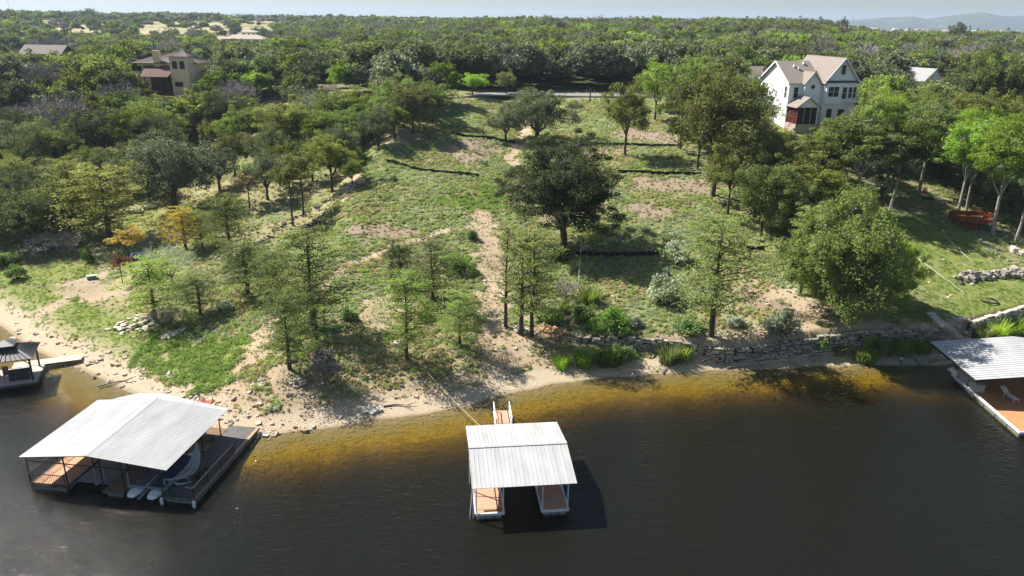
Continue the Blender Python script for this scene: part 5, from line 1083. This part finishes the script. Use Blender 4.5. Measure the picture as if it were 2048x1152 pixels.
def right_dock():
    x0, y0 = 45.7, 66.6; r = thing('boat_dock', 'white roofed boat dock with brown deck at the right edge', 'boat dock', (x0, y0, 0), rad(-2)); ze, zr, z, L, W = 3.3, 4.2, .6, 9.3, 17.0
    od = mat('orange_brown_deck', (.46, .22, .10), .75, .2, 3, stretch=(1, 1, 1)); boards(r, 1.9, 13, -5.2, 7.0, z, od, .2, 'y')
    f = MB(); f.bar((1.8, -5.25, z-.08), (1.8, 7.05, z-.08), .14, .22); f.bar((1.8, -5.25, z-.08), (13, -5.25, z-.08), .14, .22); f.bar((1.8, 7.05, z-.08), (13, 7.05, z-.08), .14, .22); f.build('frame', WPOST, r); floats(r, 1.95, 3.6, -5, 6.9, .32, FLOAT, 6, 1); floats(r, 4, 12, -5, 6.9, .3, FLOAT, 5, 3)
    for x, y in ((2.3, 6.6), (5.6, -1.2), (2.3, 3.4), (9, -1.2), (9, 6.6), (12.5, 6.6), (12.5, -1.2), (5.6, 6.6)): m_ = MB(); m_.bar((x, y, z), (x, y, ze+(zr-ze)*min(1, x/8.6)-.1), .11); m_.build('post', WPOST, r)
    roof_sheets(r, (0, L, ze), (0, 0, ze), (8.7, L, zr), (8.7, 0, zr), 20, RWHITE, .045); roof_sheets(r, (W, 0, ze), (W, L, ze), (8.7, 0, zr), (8.7, L, zr), 20, mat('grey_metal_roof', (.46, .48, .50), .45, .08), .045)
    m_ = MB(); m_.b2((.05, -.05, ze-.3), (W-.05, .03, ze-.04)); m_.bar((.03, .1, ze-.15), (.03, L-.1, ze-.15), .06, .2); m_.build('fascia', BLKM, r)
    m_ = MB(); m_.bar((4.3, -3.0, 3.0), (9, -3.0, 3.0), .1); m_.bar((4.3, -3, 3), (4.3, -3, z), .09); m_.build('post', WPOST, r)
    for k in range(2):
        b = thing('dock_box', 'grey dock storage box on the left rim of the right dock, '+('farther' if k else 'nearer')+' one', 'storage box', (x0+2.55, y0+3.4+1.75*k, z), rad(-2)); m_ = MB(); m_.b2((-.4, -.8, 0), (.4, .8, .72)); m_.build('body', mat('grey_locker', (.40, .41, .42), .5, .06), b); m_ = MB(); m_.b2((-.44, -.84, .725), (.44, .84, .8)); m_.build('lid', mat('grey_locker', (0, 0, 0)), b)
    lr = thing('lounger', 'pale reclining lounger frame on the deck of the right dock', 'lounger', (x0+4.7, y0+1.2, z), rad(8)); m_ = MB(); [m_.box((0, -.9+.16*k, .4), (.6, .12, .03)) for k in range(9)]; m_.build('seat', WPOST, lr); m_ = MB(); [m_.box((0, .55+.12*k, .45+.08*k), (.6, .1, .03), 0, .6) for k in range(6)]; m_.build('backrest', WPOST, lr)
    for sx in (-.3, .3):
        for y in (-.8, .5): m_ = MB(); m_.bar((sx, y, 0), (sx, y, .4), .04); m_.build('leg', WPOST, lr)
    m_ = MB(); m_.tube([(0, 0, .15), (.2, .3, .3), (.1, 1.1, .45), (-.2, 1.4, .2)], [.1, .35, .3, .05], 8); b_ = m_.build('cover_bundle', GELW, None, (x0+1.9, y0+6.0, z), label='crumpled white cover on the far left corner of the right dock', cat='cover')
right_dock()
def gazebo_dock():
    c = P0(52, 768, .5); rz = rad(22); r = thing('gazebo', 'dark hip-roofed gazebo standing on its dock at the left edge', 'gazebo', (c[0]-3.9, c[1]-.9, .5), rz); W, D, H = 4.6, 3.8, 2.5
    dk = thing('floating_dock', 'pale decked floating dock under the gazebo, reaching to the shore', 'dock', (c[0]-3.9, c[1]-.9, 0), rz)
    lt = mat('pale_deck', (.50, .44, .38), .8, .12, 3); boards(dk, -5.5, W+.3, -.5, D+.2, .5, lt, .16, 'x'); boards(dk, W*.4, W+3.8, D+.25, D+1.7, .52, mat('sunlit_plank', (.62, .50, .38), .8, .1, 3), .2, 'x')  # walkway boards have a paler, warmer tan than the main deck
    f = MB(); f.bar((-5.5, -.52, .42), (W+.35, -.52, .42), .08, .2); f.bar((W+.35, -.5, .42), (W+.35, D+.2, .42), .08, .2); f.bar((W*.4, D+.2, .42), (W+3.8, D+.2, .42), .08, .2); f.build('frame', GDECK, dk); floats(dk, -5, W, -.3, D, .32, BLKM, 3, 4)
    br = mat('bronze_steel', (.05, .035, .03), .5, .2)
    for x in (.1, W-.1):
        for y in (.1, D-.1):
            m_ = MB(); m_.bar((x, y, 0), (x, y, H), .16); sx = 1 if x < 1 else -1; sy = 1 if y < 1 else -1; m_.bar((x, y, H-.7), (x+sx*.6, y, H-.05), .08); m_.bar((x, y, H-.7), (x, y+sy*.6, H-.05), .08); m_.build('post', br, r)
    m_ = MB(); [m_.bar(a, b, .12, .16) for a, b in (((0, 0, H), (W, 0, H)), ((W, 0, H), (W, D, H)), ((W, D, H), (0, D, H)), ((0, D, H), (0, 0, H)))]; m_.build('beam', br, r)
    rm = mat('charcoal_metal_roof', (.10, .10, .105), .4, .12)
    for q in hip(0, W, 0, D, H+.1, H+1.15, .35): m_ = MB(); m_.slab(q, .05); seams(m_, q, 11); m_.build('roof', rm, r)
    for q in hip(W*.33, W*.67, D*.3, D*.7, H+1.2, H+1.6, .2): m_ = MB(); m_.slab(q, .05); m_.build('roof_cap', rm, r)
    tub = thing('deck_box', 'dark grey deck box at the gazebo right-hand post', 'storage box', (c[0]-3.9+math.cos(rz)*3.2-math.sin(rz)*1.0, c[1]-.9+math.sin(rz)*3.2+math.cos(rz)*1.0, .5), rz); m_ = MB(); m_.b2((-.9, -.45, 0), (.9, .45, .85)); m_.build('body', mat('dark_wicker', (.06, .055, .06), .8, .3, 8, bump=.4), tub); m_ = MB(); m_.b2((-.95, -.5, .855), (.95, .5, .93)); m_.build('lid', mat('dark_wicker', (0, 0, 0)), tub)
    for k in range(2):
        q = (1.0+.9*k, 1.6); m = mat('taupe_canvas', (.20, .17, .15), .9, .15); ch = thing('deck_chair', ('left' if not k else 'right')+' taupe canvas chair under the gazebo', 'chair', (c[0]-3.9+math.cos(rz)*q[0]-math.sin(rz)*q[1], c[1]-.9+math.sin(rz)*q[0]+math.cos(rz)*q[1], .5), rz+.3*k)
        m_ = MB(); m_.box((0, 0, .45), (.55, .55, .05)); m_.build('seat', m, ch); m_ = MB(); m_.box((0, .3, .8), (.55, .05, .75), 0, -.2); m_.build('backrest', m, ch)
        for sx in (-.26, .26):
            for sy in (-.26, .26): m_ = MB(); m_.bar((sx, sy, 0), (sx, sy, .45), .04); m_.build('leg', br, ch)
gazebo_dock()
# ropes and cables
def cable(a, b, sag, r_, m, name, label, cat='rope', n=14, grp=None):
    a = Vector(a); b = Vector(b); pts = [a.lerp(b, t)-Vector((0, 0, sag*4*t*(1-t))) for t in np.linspace(0, 1, n)]; MB().tube(pts, r_, 4).build(name, m, None, label=label, cat=cat, group=grp)
ROPE = mat('tan_rope', (.55, .40, .20), .8, .1); CBL = mat('pale_cable', (.55, .56, .54), .5, .1)
cable(G(826, 720)+np.array([0, 0, .5]), (-1.1, 58.2, .8), .4, .028, ROPE, 'mooring_rope', 'tan mooring rope from the conical cypress to the small middle dock')
for k, (a, b, w) in enumerate([((1760, 462), (1895, 567), 'left cable running down the right lawn'), ((1895, 567), (1990, 640), 'lower stretch of the left lawn cable'), ((1880, 470), (2048, 622), 'right cable running down the right lawn')]): cable(G(*a)+np.array([0, 0, .5]), G(*b)+np.array([0, 0, .35]), .15, .025, CBL, 'cable', w, 'cable')
cable(G(1163, 500)+np.array([0, 0, 4]), G(1155, 590)+np.array([0, 0, .3]), .0, .025, CBL, 'swing_rope', 'thin pale rope hanging from the huge oak')
# ------------------------------------------------------------------ utility poles and wires
POLE = mat('creosote_pole', (.09, .065, .045), .9, .3); WIRE = mat('wire', (.14, .14, .14), 1.0, .1, spec=0.0)
def pole(px, pyb, pyt, dist, label, tank=False, arm=True, lean=0):
    d = _fwd*F_PX+_R*(px-1024)+_U*(576-pyt); s = dist/d[1]; top = np.array([0, 0, CAM_H])+d*s; x, y = top[0], top[1]; z0 = gz(x, y); h = top[2]-z0
    r = thing('utility_pole', label, 'utility pole', (x, y, z0), 0, 'utility poles'); m_ = MB(); m_.tube([(-lean, 0, -.6), (0, 0, h)], [.2, .13], 8); m_.build('shaft', POLE, r)
    if arm: m_ = MB(); m_.box((0, .18, h-.5), (2.0, .12, .12)); m_.build('crossarm', POLE, r)
    m_ = MB(); [m_.tube([(q, .18, h-.44), (q, .18, h-.24)], .06, 6) for q in (-.9, 0, .9)]; m_.build('insulator', GELW, r)
    if tank: m_ = MB(); m_.tube([(-.4, -.1, h-2.2), (-.4, -.1, h-2.1), (-.4, -.1, h-1.2), (-.4, -.1, h-1.1)], [.2, .3, .3, .2], 10); m_.build('transformer', mat('light_grey_tank', (.55, .57, .58), .5, .05), r)
    return np.array([x, y, top[2]])
PT = [pole(306, 0, 80, 262, 'leaning pole with transformer behind the cream house roof', True), pole(612, 0, 92, 240, 'pole with pale transformer above the left middle woods', True), pole(720, 0, 83, 238, 'plain tall pole right of the pale transformer pole'), pole(782, 0, 88, 236, 'pole with rust-coloured transformer in the middle woods', True), pole(952, 0, 94, 215, 'crossarm pole left of the lime green roadside tree top'),
      pole(1181, 0, 178, 186, 'short dark pole standing at the roadside', False, False), pole(1677, 0, 92, 250, 'leaning pole behind the gable of the white house', False, True, .8), pole(127, 0, 48, 420, 'distant pole far left above the woods', False)]
for a, b, w in ((0, 1, 'behind the cream house'), (1, 2, 'left of the middle woods'), (2, 3, 'short span in the middle'), (3, 4, 'long span in the middle'), (4, 6, 'long span towards the white house')):
    wr = thing('power_line', 'three thin grey wires on poles, '+w, 'power line', PT[a]); 
    for dx, dz in ((-.9, -.25), (.9, -.25), (0, -1.5)):
        A = Vector((dx, .18, dz)); B = Vector(PT[b]-PT[a])+Vector((dx, .18, dz)); L = (B-A).length; m_ = MB(); m_.tube([A.lerp(B, t)-Vector((0, 0, L*.025*4*t*(1-t))) for t in np.linspace(0, 1, 14)], .014, 3); m_.build('wire', WIRE, wr)
def far_tower(px, pyt, dist, label, w=1.4):
    d = _fwd*F_PX+_R*(px-1024)+_U*(576-pyt); s = dist/d[1]; top = np.array([0, 0, CAM_H])+d*s; z0 = gz(top[0], top[1]); h = top[2]-z0
    r = thing('transmission_pole', label, 'pylon', (top[0], top[1], z0), 0, 'transmission poles on the skyline'); m_ = MB(); m_.tube([(0, 0, -2), (0, 0, h)], [w*.5, w*.25], 6); m_.build('mast', mat('grey_steel', (.30, .31, .32), .5, .1), r); m_ = MB(); [m_.box((0, 0, h*q), (h*.14, .5, .5)) for q in (.97, .88)]; m_.build('crossarm', mat('grey_steel', (0, 0, 0)), r)
for k, (px, py) in enumerate([(543, 25), (610, 24), (680, 28), (689, 26), (772, 30), (859, 32), (939, 34), (1110, 34), (1194, 36), (1379, 36), (1393, 37), (1418, 35), (1583, 40), (1606, 40), (1630, 41), (1708, 31)]): far_tower(px, py, 2600, 'thin pole on the hazy skyline, number %s from the left of a long row' % ['one', 'two', 'three', 'four', 'five', 'six', 'seven', 'eight', 'nine', 'ten', 'eleven', 'twelve', 'thirteen', 'fourteen', 'fifteen', 'sixteen'][k])
far_tower(12, -14, 2600, 'tall radio mast at the far left of the skyline', 1.2)
# ------------------------------------------------------------------ far houses
def far_house(px, py, wpx, hpx, dist, wallm, roofm, label, kind='gable', rz=0.0, dpt=.7, lift=0):
    d = _fwd*F_PX+_R*(px-1024)+_U*(576-py)
    for dist in np.arange(dist, 4200, 12):
        P = np.array([0, 0, CAM_H])+d*(dist/d[1]); g0 = gz(P[0], P[1])
        if P[2]-g0 < 7.5: break
    P[2] = min(P[2], g0+8)
    sc = F_PX/proj(P)[2]; W = wpx/sc; H = hpx/sc; D = W*dpt
    # P is the eave level of the facade: walls go down to the ground
    r = thing('house', label, 'house', (P[0], P[1], g0), rz); ez = P[2]-g0
    HOUSE_FOOT.append((P[0], P[1]+D/2, max(W, D)*.6))
    m_ = MB(); m_.b2((-W/2, 0, -1), (W/2, D, max(ez, .5))); m_.build('wall', wallm, r)
    qs = gable(None, -W/2, W/2, 0, D, ez, ez+H, 'x', .5) if kind == 'gable' else gable(None, -W/2, W/2, 0, D, ez, ez+H, 'y', .4) if kind == 'gabley' else hip(-W/2, W/2, 0, D, ez, ez+H, .6)
    for q in qs: m_ = MB(); m_.slab(q, .2); m_.build('roof', roofm, r)
    if kind == 'gable': m_ = MB(); [m_.add([(x, 0, ez), (x, D, ez), (x, D/2, ez+H)], [(0, 1, 2)]) for x in (-W/2, W/2)]; m_.build('gable', wallm, r)
    if kind == 'gabley': gwall(-W/2, W/2, -.02, ez, ez+H, .2).build('gable', wallm, r)
    n = max(2, int(W/3.2))
    for k in range(n): window(r, -W/2+W*(k+.5)/n, max(ez-2.2, .4), 1.3, 1.4, y=0, lines=0)
    return r
far_house(80, 106, 84, 15, 262, mat('dark_wall', (.12, .10, .09), .8, .2), mat('brown_roof', (.17, .14, .13), .8, .15, 2), 'long low dark-brown roofed house at the upper left', 'gable', rad(-3), .55)
far_house(486, 78, 88, 8, 330, WHITE, mat('pale_tile_roof', (.40, .33, .26), .9, .15), 'wide cream villa with light roof at the upper left, beyond the tower house', 'hip', 0, .5)
cup = far_house(497, 64, 30, 4, 337, WHITE, MATS['pale_tile_roof'], 'windowed white cupola wing of the cream villa roof', 'hip', 0, .8)
far_house(462, 74, 20, 5, 325, WHITE, MATS['pale_tile_roof'], 'small left gabled wing beside the cream villa', 'gabley', 0, .8)
far_house(1868, 160, 62, 22, 205, WHITE, GREYR, 'white gabled house with pale grey roof among the right trees', 'gabley', rad(28), 1.5)
far_house(1952, 212, 18, 5, 172, WHITE, TRIM, 'small white open shelter in the right woods', 'hip', 0, .8)
for px_, py_, w_, q_ in ((646, 163, 5, 'in the left middle woods'), (551, 204, 4, 'left of the open-branched elm'), (603, 284, 4, 'behind the open-branched elm')):
    p_ = G(px_, py_); m_ = MB(); m_.prism([(-w_/2, -w_*.4), (w_*.5, -w_*.5), (w_*.55, w_*.4), (-w_*.3, w_*.5)], -.6, .35); m_.build('terrace', PINKS, None, p_, label='pinkish stone terrace glimpsed '+q_, cat='terrace')
FH = [(1685, 56, 14, 4, 560, TERRA, 'bright orange tiled roof under the round dark oak at right'), (1637, 51, 10, 3, 640, TERRA, 'small orange roof left of the brighter tiled one'), (1752, 60, 30, 5, 600, TANR, 'long tan roofed house right of the orange roofs'), (1794, 60, 14, 5, 620, mat('pale_roof', (.45, .45, .45), .8, .1), 'white house with white roof in the far right town'), (1748, 52, 12, 2, 800, GREYR, 'small grey roofed white house above the long tan roof'),
      (1852, 60, 16, 4, 620, TANR, 'tan roof in the middle of the far right town'), (1822, 55, 14, 4, 760, GREYR, 'pale grey house right of the white roofed one'), (1897, 63, 20, 4, 560, TANR, 'salmon flat-looking roof near the big round right oak'), (2008, 64, 12, 4, 560, TERRA, 'salmon roof at the far right'), (1838, 55, 10, 3, 820, MATS['pale_roof'], 'tiny white house behind the pale grey one'), (1955, 46, 14, 2, 1500, MATS['pale_roof'], 'long white building on the plain below the hills'), (2040, 52, 8, 3, 1100, MATS['pale_roof'], 'white building at the right frame edge')]
for q in FH: far_house(q[0], q[1], q[2], q[3], q[4], mat('far_wall', (.34, .31, .27), .8, .1), q[5], q[6], 'hip', rad(10))
def palm(px, py, top, label):
    p = G(px, py); s = F_PX/proj(p)[2]; H = (py-top)/s; r = thing('palm_tree', label, 'palm', p); m_ = MB(); m_.tube([(0, 0, -.3), (.2, 0, H*.5), (.1, 0, H*.85)], [.25, .2, .22], 8); m_.build('trunk', BARKG, r); V = []; F_ = []; g = random.Random(3)
    for k in range(34):
        a = k*2.4; el = 1.2-k*.055; L = 1.7; d = Vector((math.cos(a)*math.cos(el), math.sin(a)*math.cos(el), math.sin(el))); c = Vector((.1, 0, H*.85))+d*.9; side = d.cross(Vector((0, 0, 1))).normalized(); nn = side.cross(d)
        for j in range(9):
            t = (j-4)/4*1.1; e = (d*math.cos(t)+side*math.sin(t))*L*.75-Vector((0, 0, .25)); w = nn.cross(e).normalized()*.07; o = len(V); V += [tuple(c), tuple(c+e*.6+w), tuple(c+e), tuple(c+e*.6-w)]; F_.append((o, o+1, o+2, o+3))
    m_ = MB(); m_.add(V, F_); m_.build('fronds', LM['palm'], r)
palm(402, 165, 100, 'fan palm right of the cream house tower')
# ------------------------------------------------------------------ woods fill
keep, far2 = woods()
LMK = [(352, 150, 'the cream tower house'), (80, 110, 'the long brown-roofed house'), (490, 75, 'the cream villa'), (945, 170, 'the lime green roadside tree'), (1600, 180, 'the white house'), (1870, 155, 'the grey-roofed house'), (1960, 440, 'the red deck'), (430, 270, 'the dark board fence'), (1122, 400, 'the huge oak'), (700, 150, 'the plain tall pole'), (70, 400, 'the left-edge oak'), (1700, 400, 'the low garden wall'), (1200, 190, 'the roadside pole')]
KN = {'twig': ('bare_tree', 'leafless grey-twigged tree', 'tree'), 'oak': ('live_oak', 'dark live oak', 'oak tree'), 'oakg': ('live_oak', 'grey-green live oak', 'oak tree'), 'elm': ('elm_tree', 'mid green elm', 'tree'), 'olive': ('elm_tree', 'olive-tinted elm', 'tree'), 'bright': ('elm_tree', 'bright green elm', 'tree')}
seen = {}
for (i, k, lm, x, y, z, W, H) in keep:
    px, py, d = proj((x, y, z+H*.6)); sz = 'large' if W > 8.6 else 'small' if W < 6.4 else 'medium'; nm, ds, ct = KN[lm]
    for q in sorted(LMK, key=lambda m_: abs(m_[0]-px)+abs(m_[1]-py)*1.5):
        dx, dy = px-q[0], py-q[1]
        rel = ('far left of ' if dx < -110 else 'left of ' if dx < -25 else 'far right of ' if dx > 110 else 'right of ' if dx > 25 else 'straight ')+('and ' if abs(dx) > 25 else '')+('well behind ' if dy < -40 else 'behind ' if dy < 0 else 'in front of ' if dy < 50 else 'well in front of ')
        lb = '%s %s %s%s' % (sz, ds, rel.replace('of and', 'and'), q[2])
        if lb not in seen: break
    seen[lb] = 1; tree(k, lm, x, y, W, H, lb, nm, ct, 'trees of the surrounding woods', z=z)
def gnscatter(name, pts, rot, scl, idx, protos, kind='stuff', label=None):
    """one object: a vertex cloud that instances the prototype meshes through geometry nodes"""
    me = bpy.data.meshes.new(name); me.vertices.add(len(pts)); me.vertices.foreach_set('co', np.asarray(pts, np.float32).ravel())
    for nm, ty, dat, key in (('rot', 'FLOAT_VECTOR', rot, 'vector'), ('scl', 'FLOAT_VECTOR', scl, 'vector'), ('idx', 'INT', idx, 'value')):
        a = me.attributes.new(nm, ty, 'POINT'); a.data.foreach_set(key, np.asarray(dat, np.int32 if ty == 'INT' else np.float32).ravel())
    o = bpy.data.objects.new(name, me); COL.objects.link(o); o['kind'] = kind
    pc = bpy.data.collections.new(name+'_kinds')
    for k, me_ in enumerate(protos): q = bpy.data.objects.new('%s_kind_%02d' % (name, k), me_); pc.objects.link(q)
    ng = bpy.data.node_groups.new(name, 'GeometryNodeTree'); ng.interface.new_socket('Geometry', in_out='INPUT', socket_type='NodeSocketGeometry'); ng.interface.new_socket('Geometry', in_out='OUTPUT', socket_type='NodeSocketGeometry')
    N = ng.nodes; L = ng.links; gi = N.new('NodeGroupInput'); go = N.new('NodeGroupOutput'); ci = N.new('GeometryNodeCollectionInfo'); ci.inputs['Collection'].default_value = pc; ci.inputs['Separate Children'].default_value = True; ci.inputs['Reset Children'].default_value = True
    ip = N.new('GeometryNodeInstanceOnPoints'); ip.inputs['Pick Instance'].default_value = True
    def att(nm, dt): a = N.new('GeometryNodeInputNamedAttribute'); a.data_type = dt; a.inputs[0].default_value = nm; return a.outputs[0]
    L.new(gi.outputs[0], ip.inputs['Points']); L.new(ci.outputs[0], ip.inputs['Instance']); L.new(att('idx', 'INT'), ip.inputs['Instance Index']); L.new(att('rot', 'FLOAT_VECTOR'), ip.inputs['Rotation']); L.new(att('scl', 'FLOAT_VECTOR'), ip.inputs['Scale']); L.new(ip.outputs[0], go.inputs[0])
    md = o.modifiers.new('scatter', 'NODES'); md.node_group = ng; return o
def mass_mesh(seed, lm, ncl, per, leaf, W=8, H=7, low=False):
    g = np.random.default_rng(seed); C = crown_pts(g, ncl, W, H, H*.12, .35); lv, lf = leaf_np(C, W*.12, per, leaf, g, .75); return npmesh('mass', lv, lf, LM[lm])
protos = []; pk = []
for j, lm in enumerate(('oak', 'oakg', 'elm', 'olive', 'bright', 'twig')):
    for v in range(3):
        pk.append(lm)
        if lm == 'twig': me_ = MODELS['bare'][v % 3][3].copy(); me_.materials[0] = LM['twig']; protos.append(me_)
        else: protos.append(mass_mesh(500+j*5+v, lm, 80, 45, .30))
for j, lm in enumerate(('oak', 'oakg', 'elm', 'olive', 'bright', 'twig')): pk.append(lm+'far'); protos.append(mass_mesh(600+j, 'twig' if lm == 'twig' else lm, 46, 26, .62, 8, 7))
pi = {}; [pi.setdefault(n_, []).append(k) for k, n_ in enumerate(pk)]
pts = []; rot = []; scl = []; idx = []
g = np.random.default_rng(5)
for (x, y, z, W, H, k, lm, i) in far2:
    key = lm+('far' if y > 700 else ''); base = (9, 7) if (lm == 'twig' and y <= 700) else (8, 7)
    pts.append((x, y, z-.2)); rot.append((0, 0, g.uniform(0, 6.28))); scl.append((W/base[0]*1.12, W/base[0]*1.12, H/base[1]*1.08)); idx.append(pi[key][int(g.integers(len(pi[key])))])
gnscatter('woodland', pts, rot, scl, idx, protos)
print('woodland', len(pts), 'near', len(keep))
# skyline trees that stand out
for (px, py, top, w, dist, lm, lab) in [(1309, 60, 33, 40, 620, 'oak', 'round dark oak crown rising above the skyline right of centre'), (1686, 52, 35, 24, 600, 'oak', 'round dark oak standing above the orange roof'), (1918, 66, 44, 40, 520, 'oakg', 'big round oak in front of the far right plain'), (178, 40, 17, 42, 1000, 'oak', 'dark oak clump on the left skyline'), (985, 66, 40, 34, 560, 'oak', 'dark oak standing proud above the central woods')]:
    d = _fwd*F_PX+_R*(px-1024)+_U*(576-py); s = dist/d[1]; P = np.array([0, 0, CAM_H])+d*s; sc = F_PX/proj(P)[2]; z0 = gz(P[0], P[1]); d2 = (P[2]-z0); tree('oak', lm, P[0], P[1], w/sc, (py-top)/sc+max(d2, 0), lab, 'live_oak', 'oak tree')
# ------------------------------------------------------------------ low plants, weeds and stones
def clump(seed, W, H, n, leaf, lm, up=.5):
    g = np.random.default_rng(seed); C = np.stack([g.normal(size=8)*W*.22, g.normal(size=8)*W*.22, H*(.25+.4*g.random(8))], 1); v, f = leaf_np(C, W*.26, n//8, leaf, g, .8, up, 2.4); return npmesh('clump', v, f, LM[lm])
LM['weed'] = leafmat('leaf_weed', (.18, .245, .07), (.27, .325, .115), .32, .3); LM['greyweed'] = leafmat('leaf_greyweed', (.25, .285, .185), (.32, .35, .24), .28, .25); LM['lushweed'] = leafmat('leaf_lushweed', (.125, .19, .045), (.175, .245, .07), .35, .25); LM['straw'] = leafmat('leaf_straw', (.28, .23, .13), (.42, .35, .21), .2, .25); LM['mulch'] = leafmat('dead_stalks', (.13, .10, .075), (.24, .19, .14), .05, .3)
wk = ['weed', 'weed', 'greyweed', 'greyweed', 'lushweed', 'straw', 'straw', 'mulch']
wp = [clump(700+k, .62, .36, 72, .06, lm, .3 if lm != 'mulch' else .8) for k, lm in enumerate(wk)]
def weeds():
    g = np.random.default_rng(11); P = []; I = []; S = []
    n = 330000; y = 60+130*g.random(n)**1.15; x = (g.random(n)*2-1)*(.74*y+6)
    t = y-ysh(x); cv = cover(x, y); keep_ = (t > 3.2)
    wallz = (x > WB[0, 0]-1) & (x < 62); keep_ &= ~(wallz & (np.abs(y-ywall(x)) < .6))
    lotpoly = gp((285, 690), (470, 560), (650, 420), (925, 200), (1290, 196), (1500, 450), (1715, 705))+[(0, 40), (-40, 40)]
    inlot = in_poly(x, y, lotpoly)
    dens = np.where(inlot, .85, .22); dens = dens*(1-.72*cv[0])*(1-.78*cv[1])*np.where(inlot, 1-.3*cv[2], 1+.6*cv[2])*(1-.45*cv[3])
    patch = wob(x, y, 1.7, 3)+.7*wob(x, y, .6, 6); dens *= sstep(-.75, .35, patch)+.12
    dens = np.where(wallz & (y < ywall(x)) & (t > 1.6), .8*(wob(x, y, 1.5, 2) > -.35), dens); lowst = (x > 8) & (t > .5) & (t <= 3.2) & (wob(x, y, 1.1, 4) > .1); dens = np.where(lowst, .35, dens); keep_ |= lowst
    keep_ &= g.random(n) < dens
    kk = np.nonzero(keep_)[0]; big = wob(x, y, 7, 2)+.5*wob(x, y, 2.5, 4)
    for i in kk:
        q = big[i]+g.normal()*.4; a = (4 if cv[2][i] > .4 else int(g.choice([2, 3])) if q > .45 else int(g.choice([0, 1, 0, 4, 1, 5, 2])) if q > -.35 else int(g.choice([5, 6, 7, 0])))
        if wallz[i] and y[i] < ywall(x[i]): a = int(g.choice([4, 0, 4, 5, 7])) if t[i] > 2 else int(g.choice([7, 7, 5]))
        elif cv[0][i] > .5: a = int(g.choice([5, 6, 7, 7, 0]))
        if cv[1][i] > .5: a = int(g.choice([7, 5, 7, 0]))
        if cv[3][i] > .5: a = int(g.choice([5, 6, 0, 5]))
        P.append((x[i], y[i])); I.append(a); S.append(g.uniform(.45, 1.3)*(1.0 if a != 7 else .7)*(.55 if (cv[2][i] > .4 and not inlot[i]) or cv[0][i] > .5 else 1))
    P = np.array(P); Z = hgt(P[:, 0], P[:, 1]); S = np.array(S)
    R_ = np.zeros((len(P), 3)); R_[:, 2] = g.random(len(P))*6.28; print('weeds', len(P))
    gnscatter('weeds', np.column_stack([P, Z]), R_, np.stack([S, S, S*g.uniform(.6, 1.1, len(S))], 1), I, wp)
weeds()
def stones():
    g = np.random.default_rng(21); n = 26000; y = 58+95*g.random(n)**1.6; x = (g.random(n)*2-1)*(.74*y+4); t = y-ysh(x); cv = cover(x, y)
    rocky = seg_d(x, y, gp((0, 690), (120, 715), (230, 770), (330, 800), (480, 830), (560, 860)))
    rk2 = np.minimum(seg_d(x, y, gp((240, 660), (290, 620))), seg_d(x, y, gp((560, 790), (640, 800), (780, 760), (950, 740))))
    d = np.where((rocky < 4.5) & (t > -.3), .6, 0); d = np.maximum(d, np.where((rk2 < 3.5) & (t > 0), .28, 0)); d = np.maximum(d, np.where((t > 1.2) & (t < 5), .16, 0)); d = np.maximum(d, np.where(t > 5, .05+.16*cv[0], 0))
    d = np.where((t < 1.6) & (x > -12) & (x < 14), d*.15, d)
    k = np.nonzero(g.random(n) < d)[0]; m = len(k); s = .10+.34*g.random(m)**4; s = np.where(rocky[k] < 5, s*1.08, s); Z = hgt(x[k], y[k]); R_ = g.normal(size=(m, 3))*.25; R_[:, 2] = g.random(m)*6.28
    pr = [stone_mesh(900+q, mm) for q in range(3) for mm in (WPALE, mat('tan_stone', (.44, .34, .25), .95, .3, 2), ORST if q == 2 else WST)]
    print('stones', m); gnscatter('scattered_stones', np.column_stack([x[k], y[k], Z+s*.1]), R_, np.stack([s*1.3, s, s*.5], 1), g.integers(0, len(pr), m), pr)
stones()
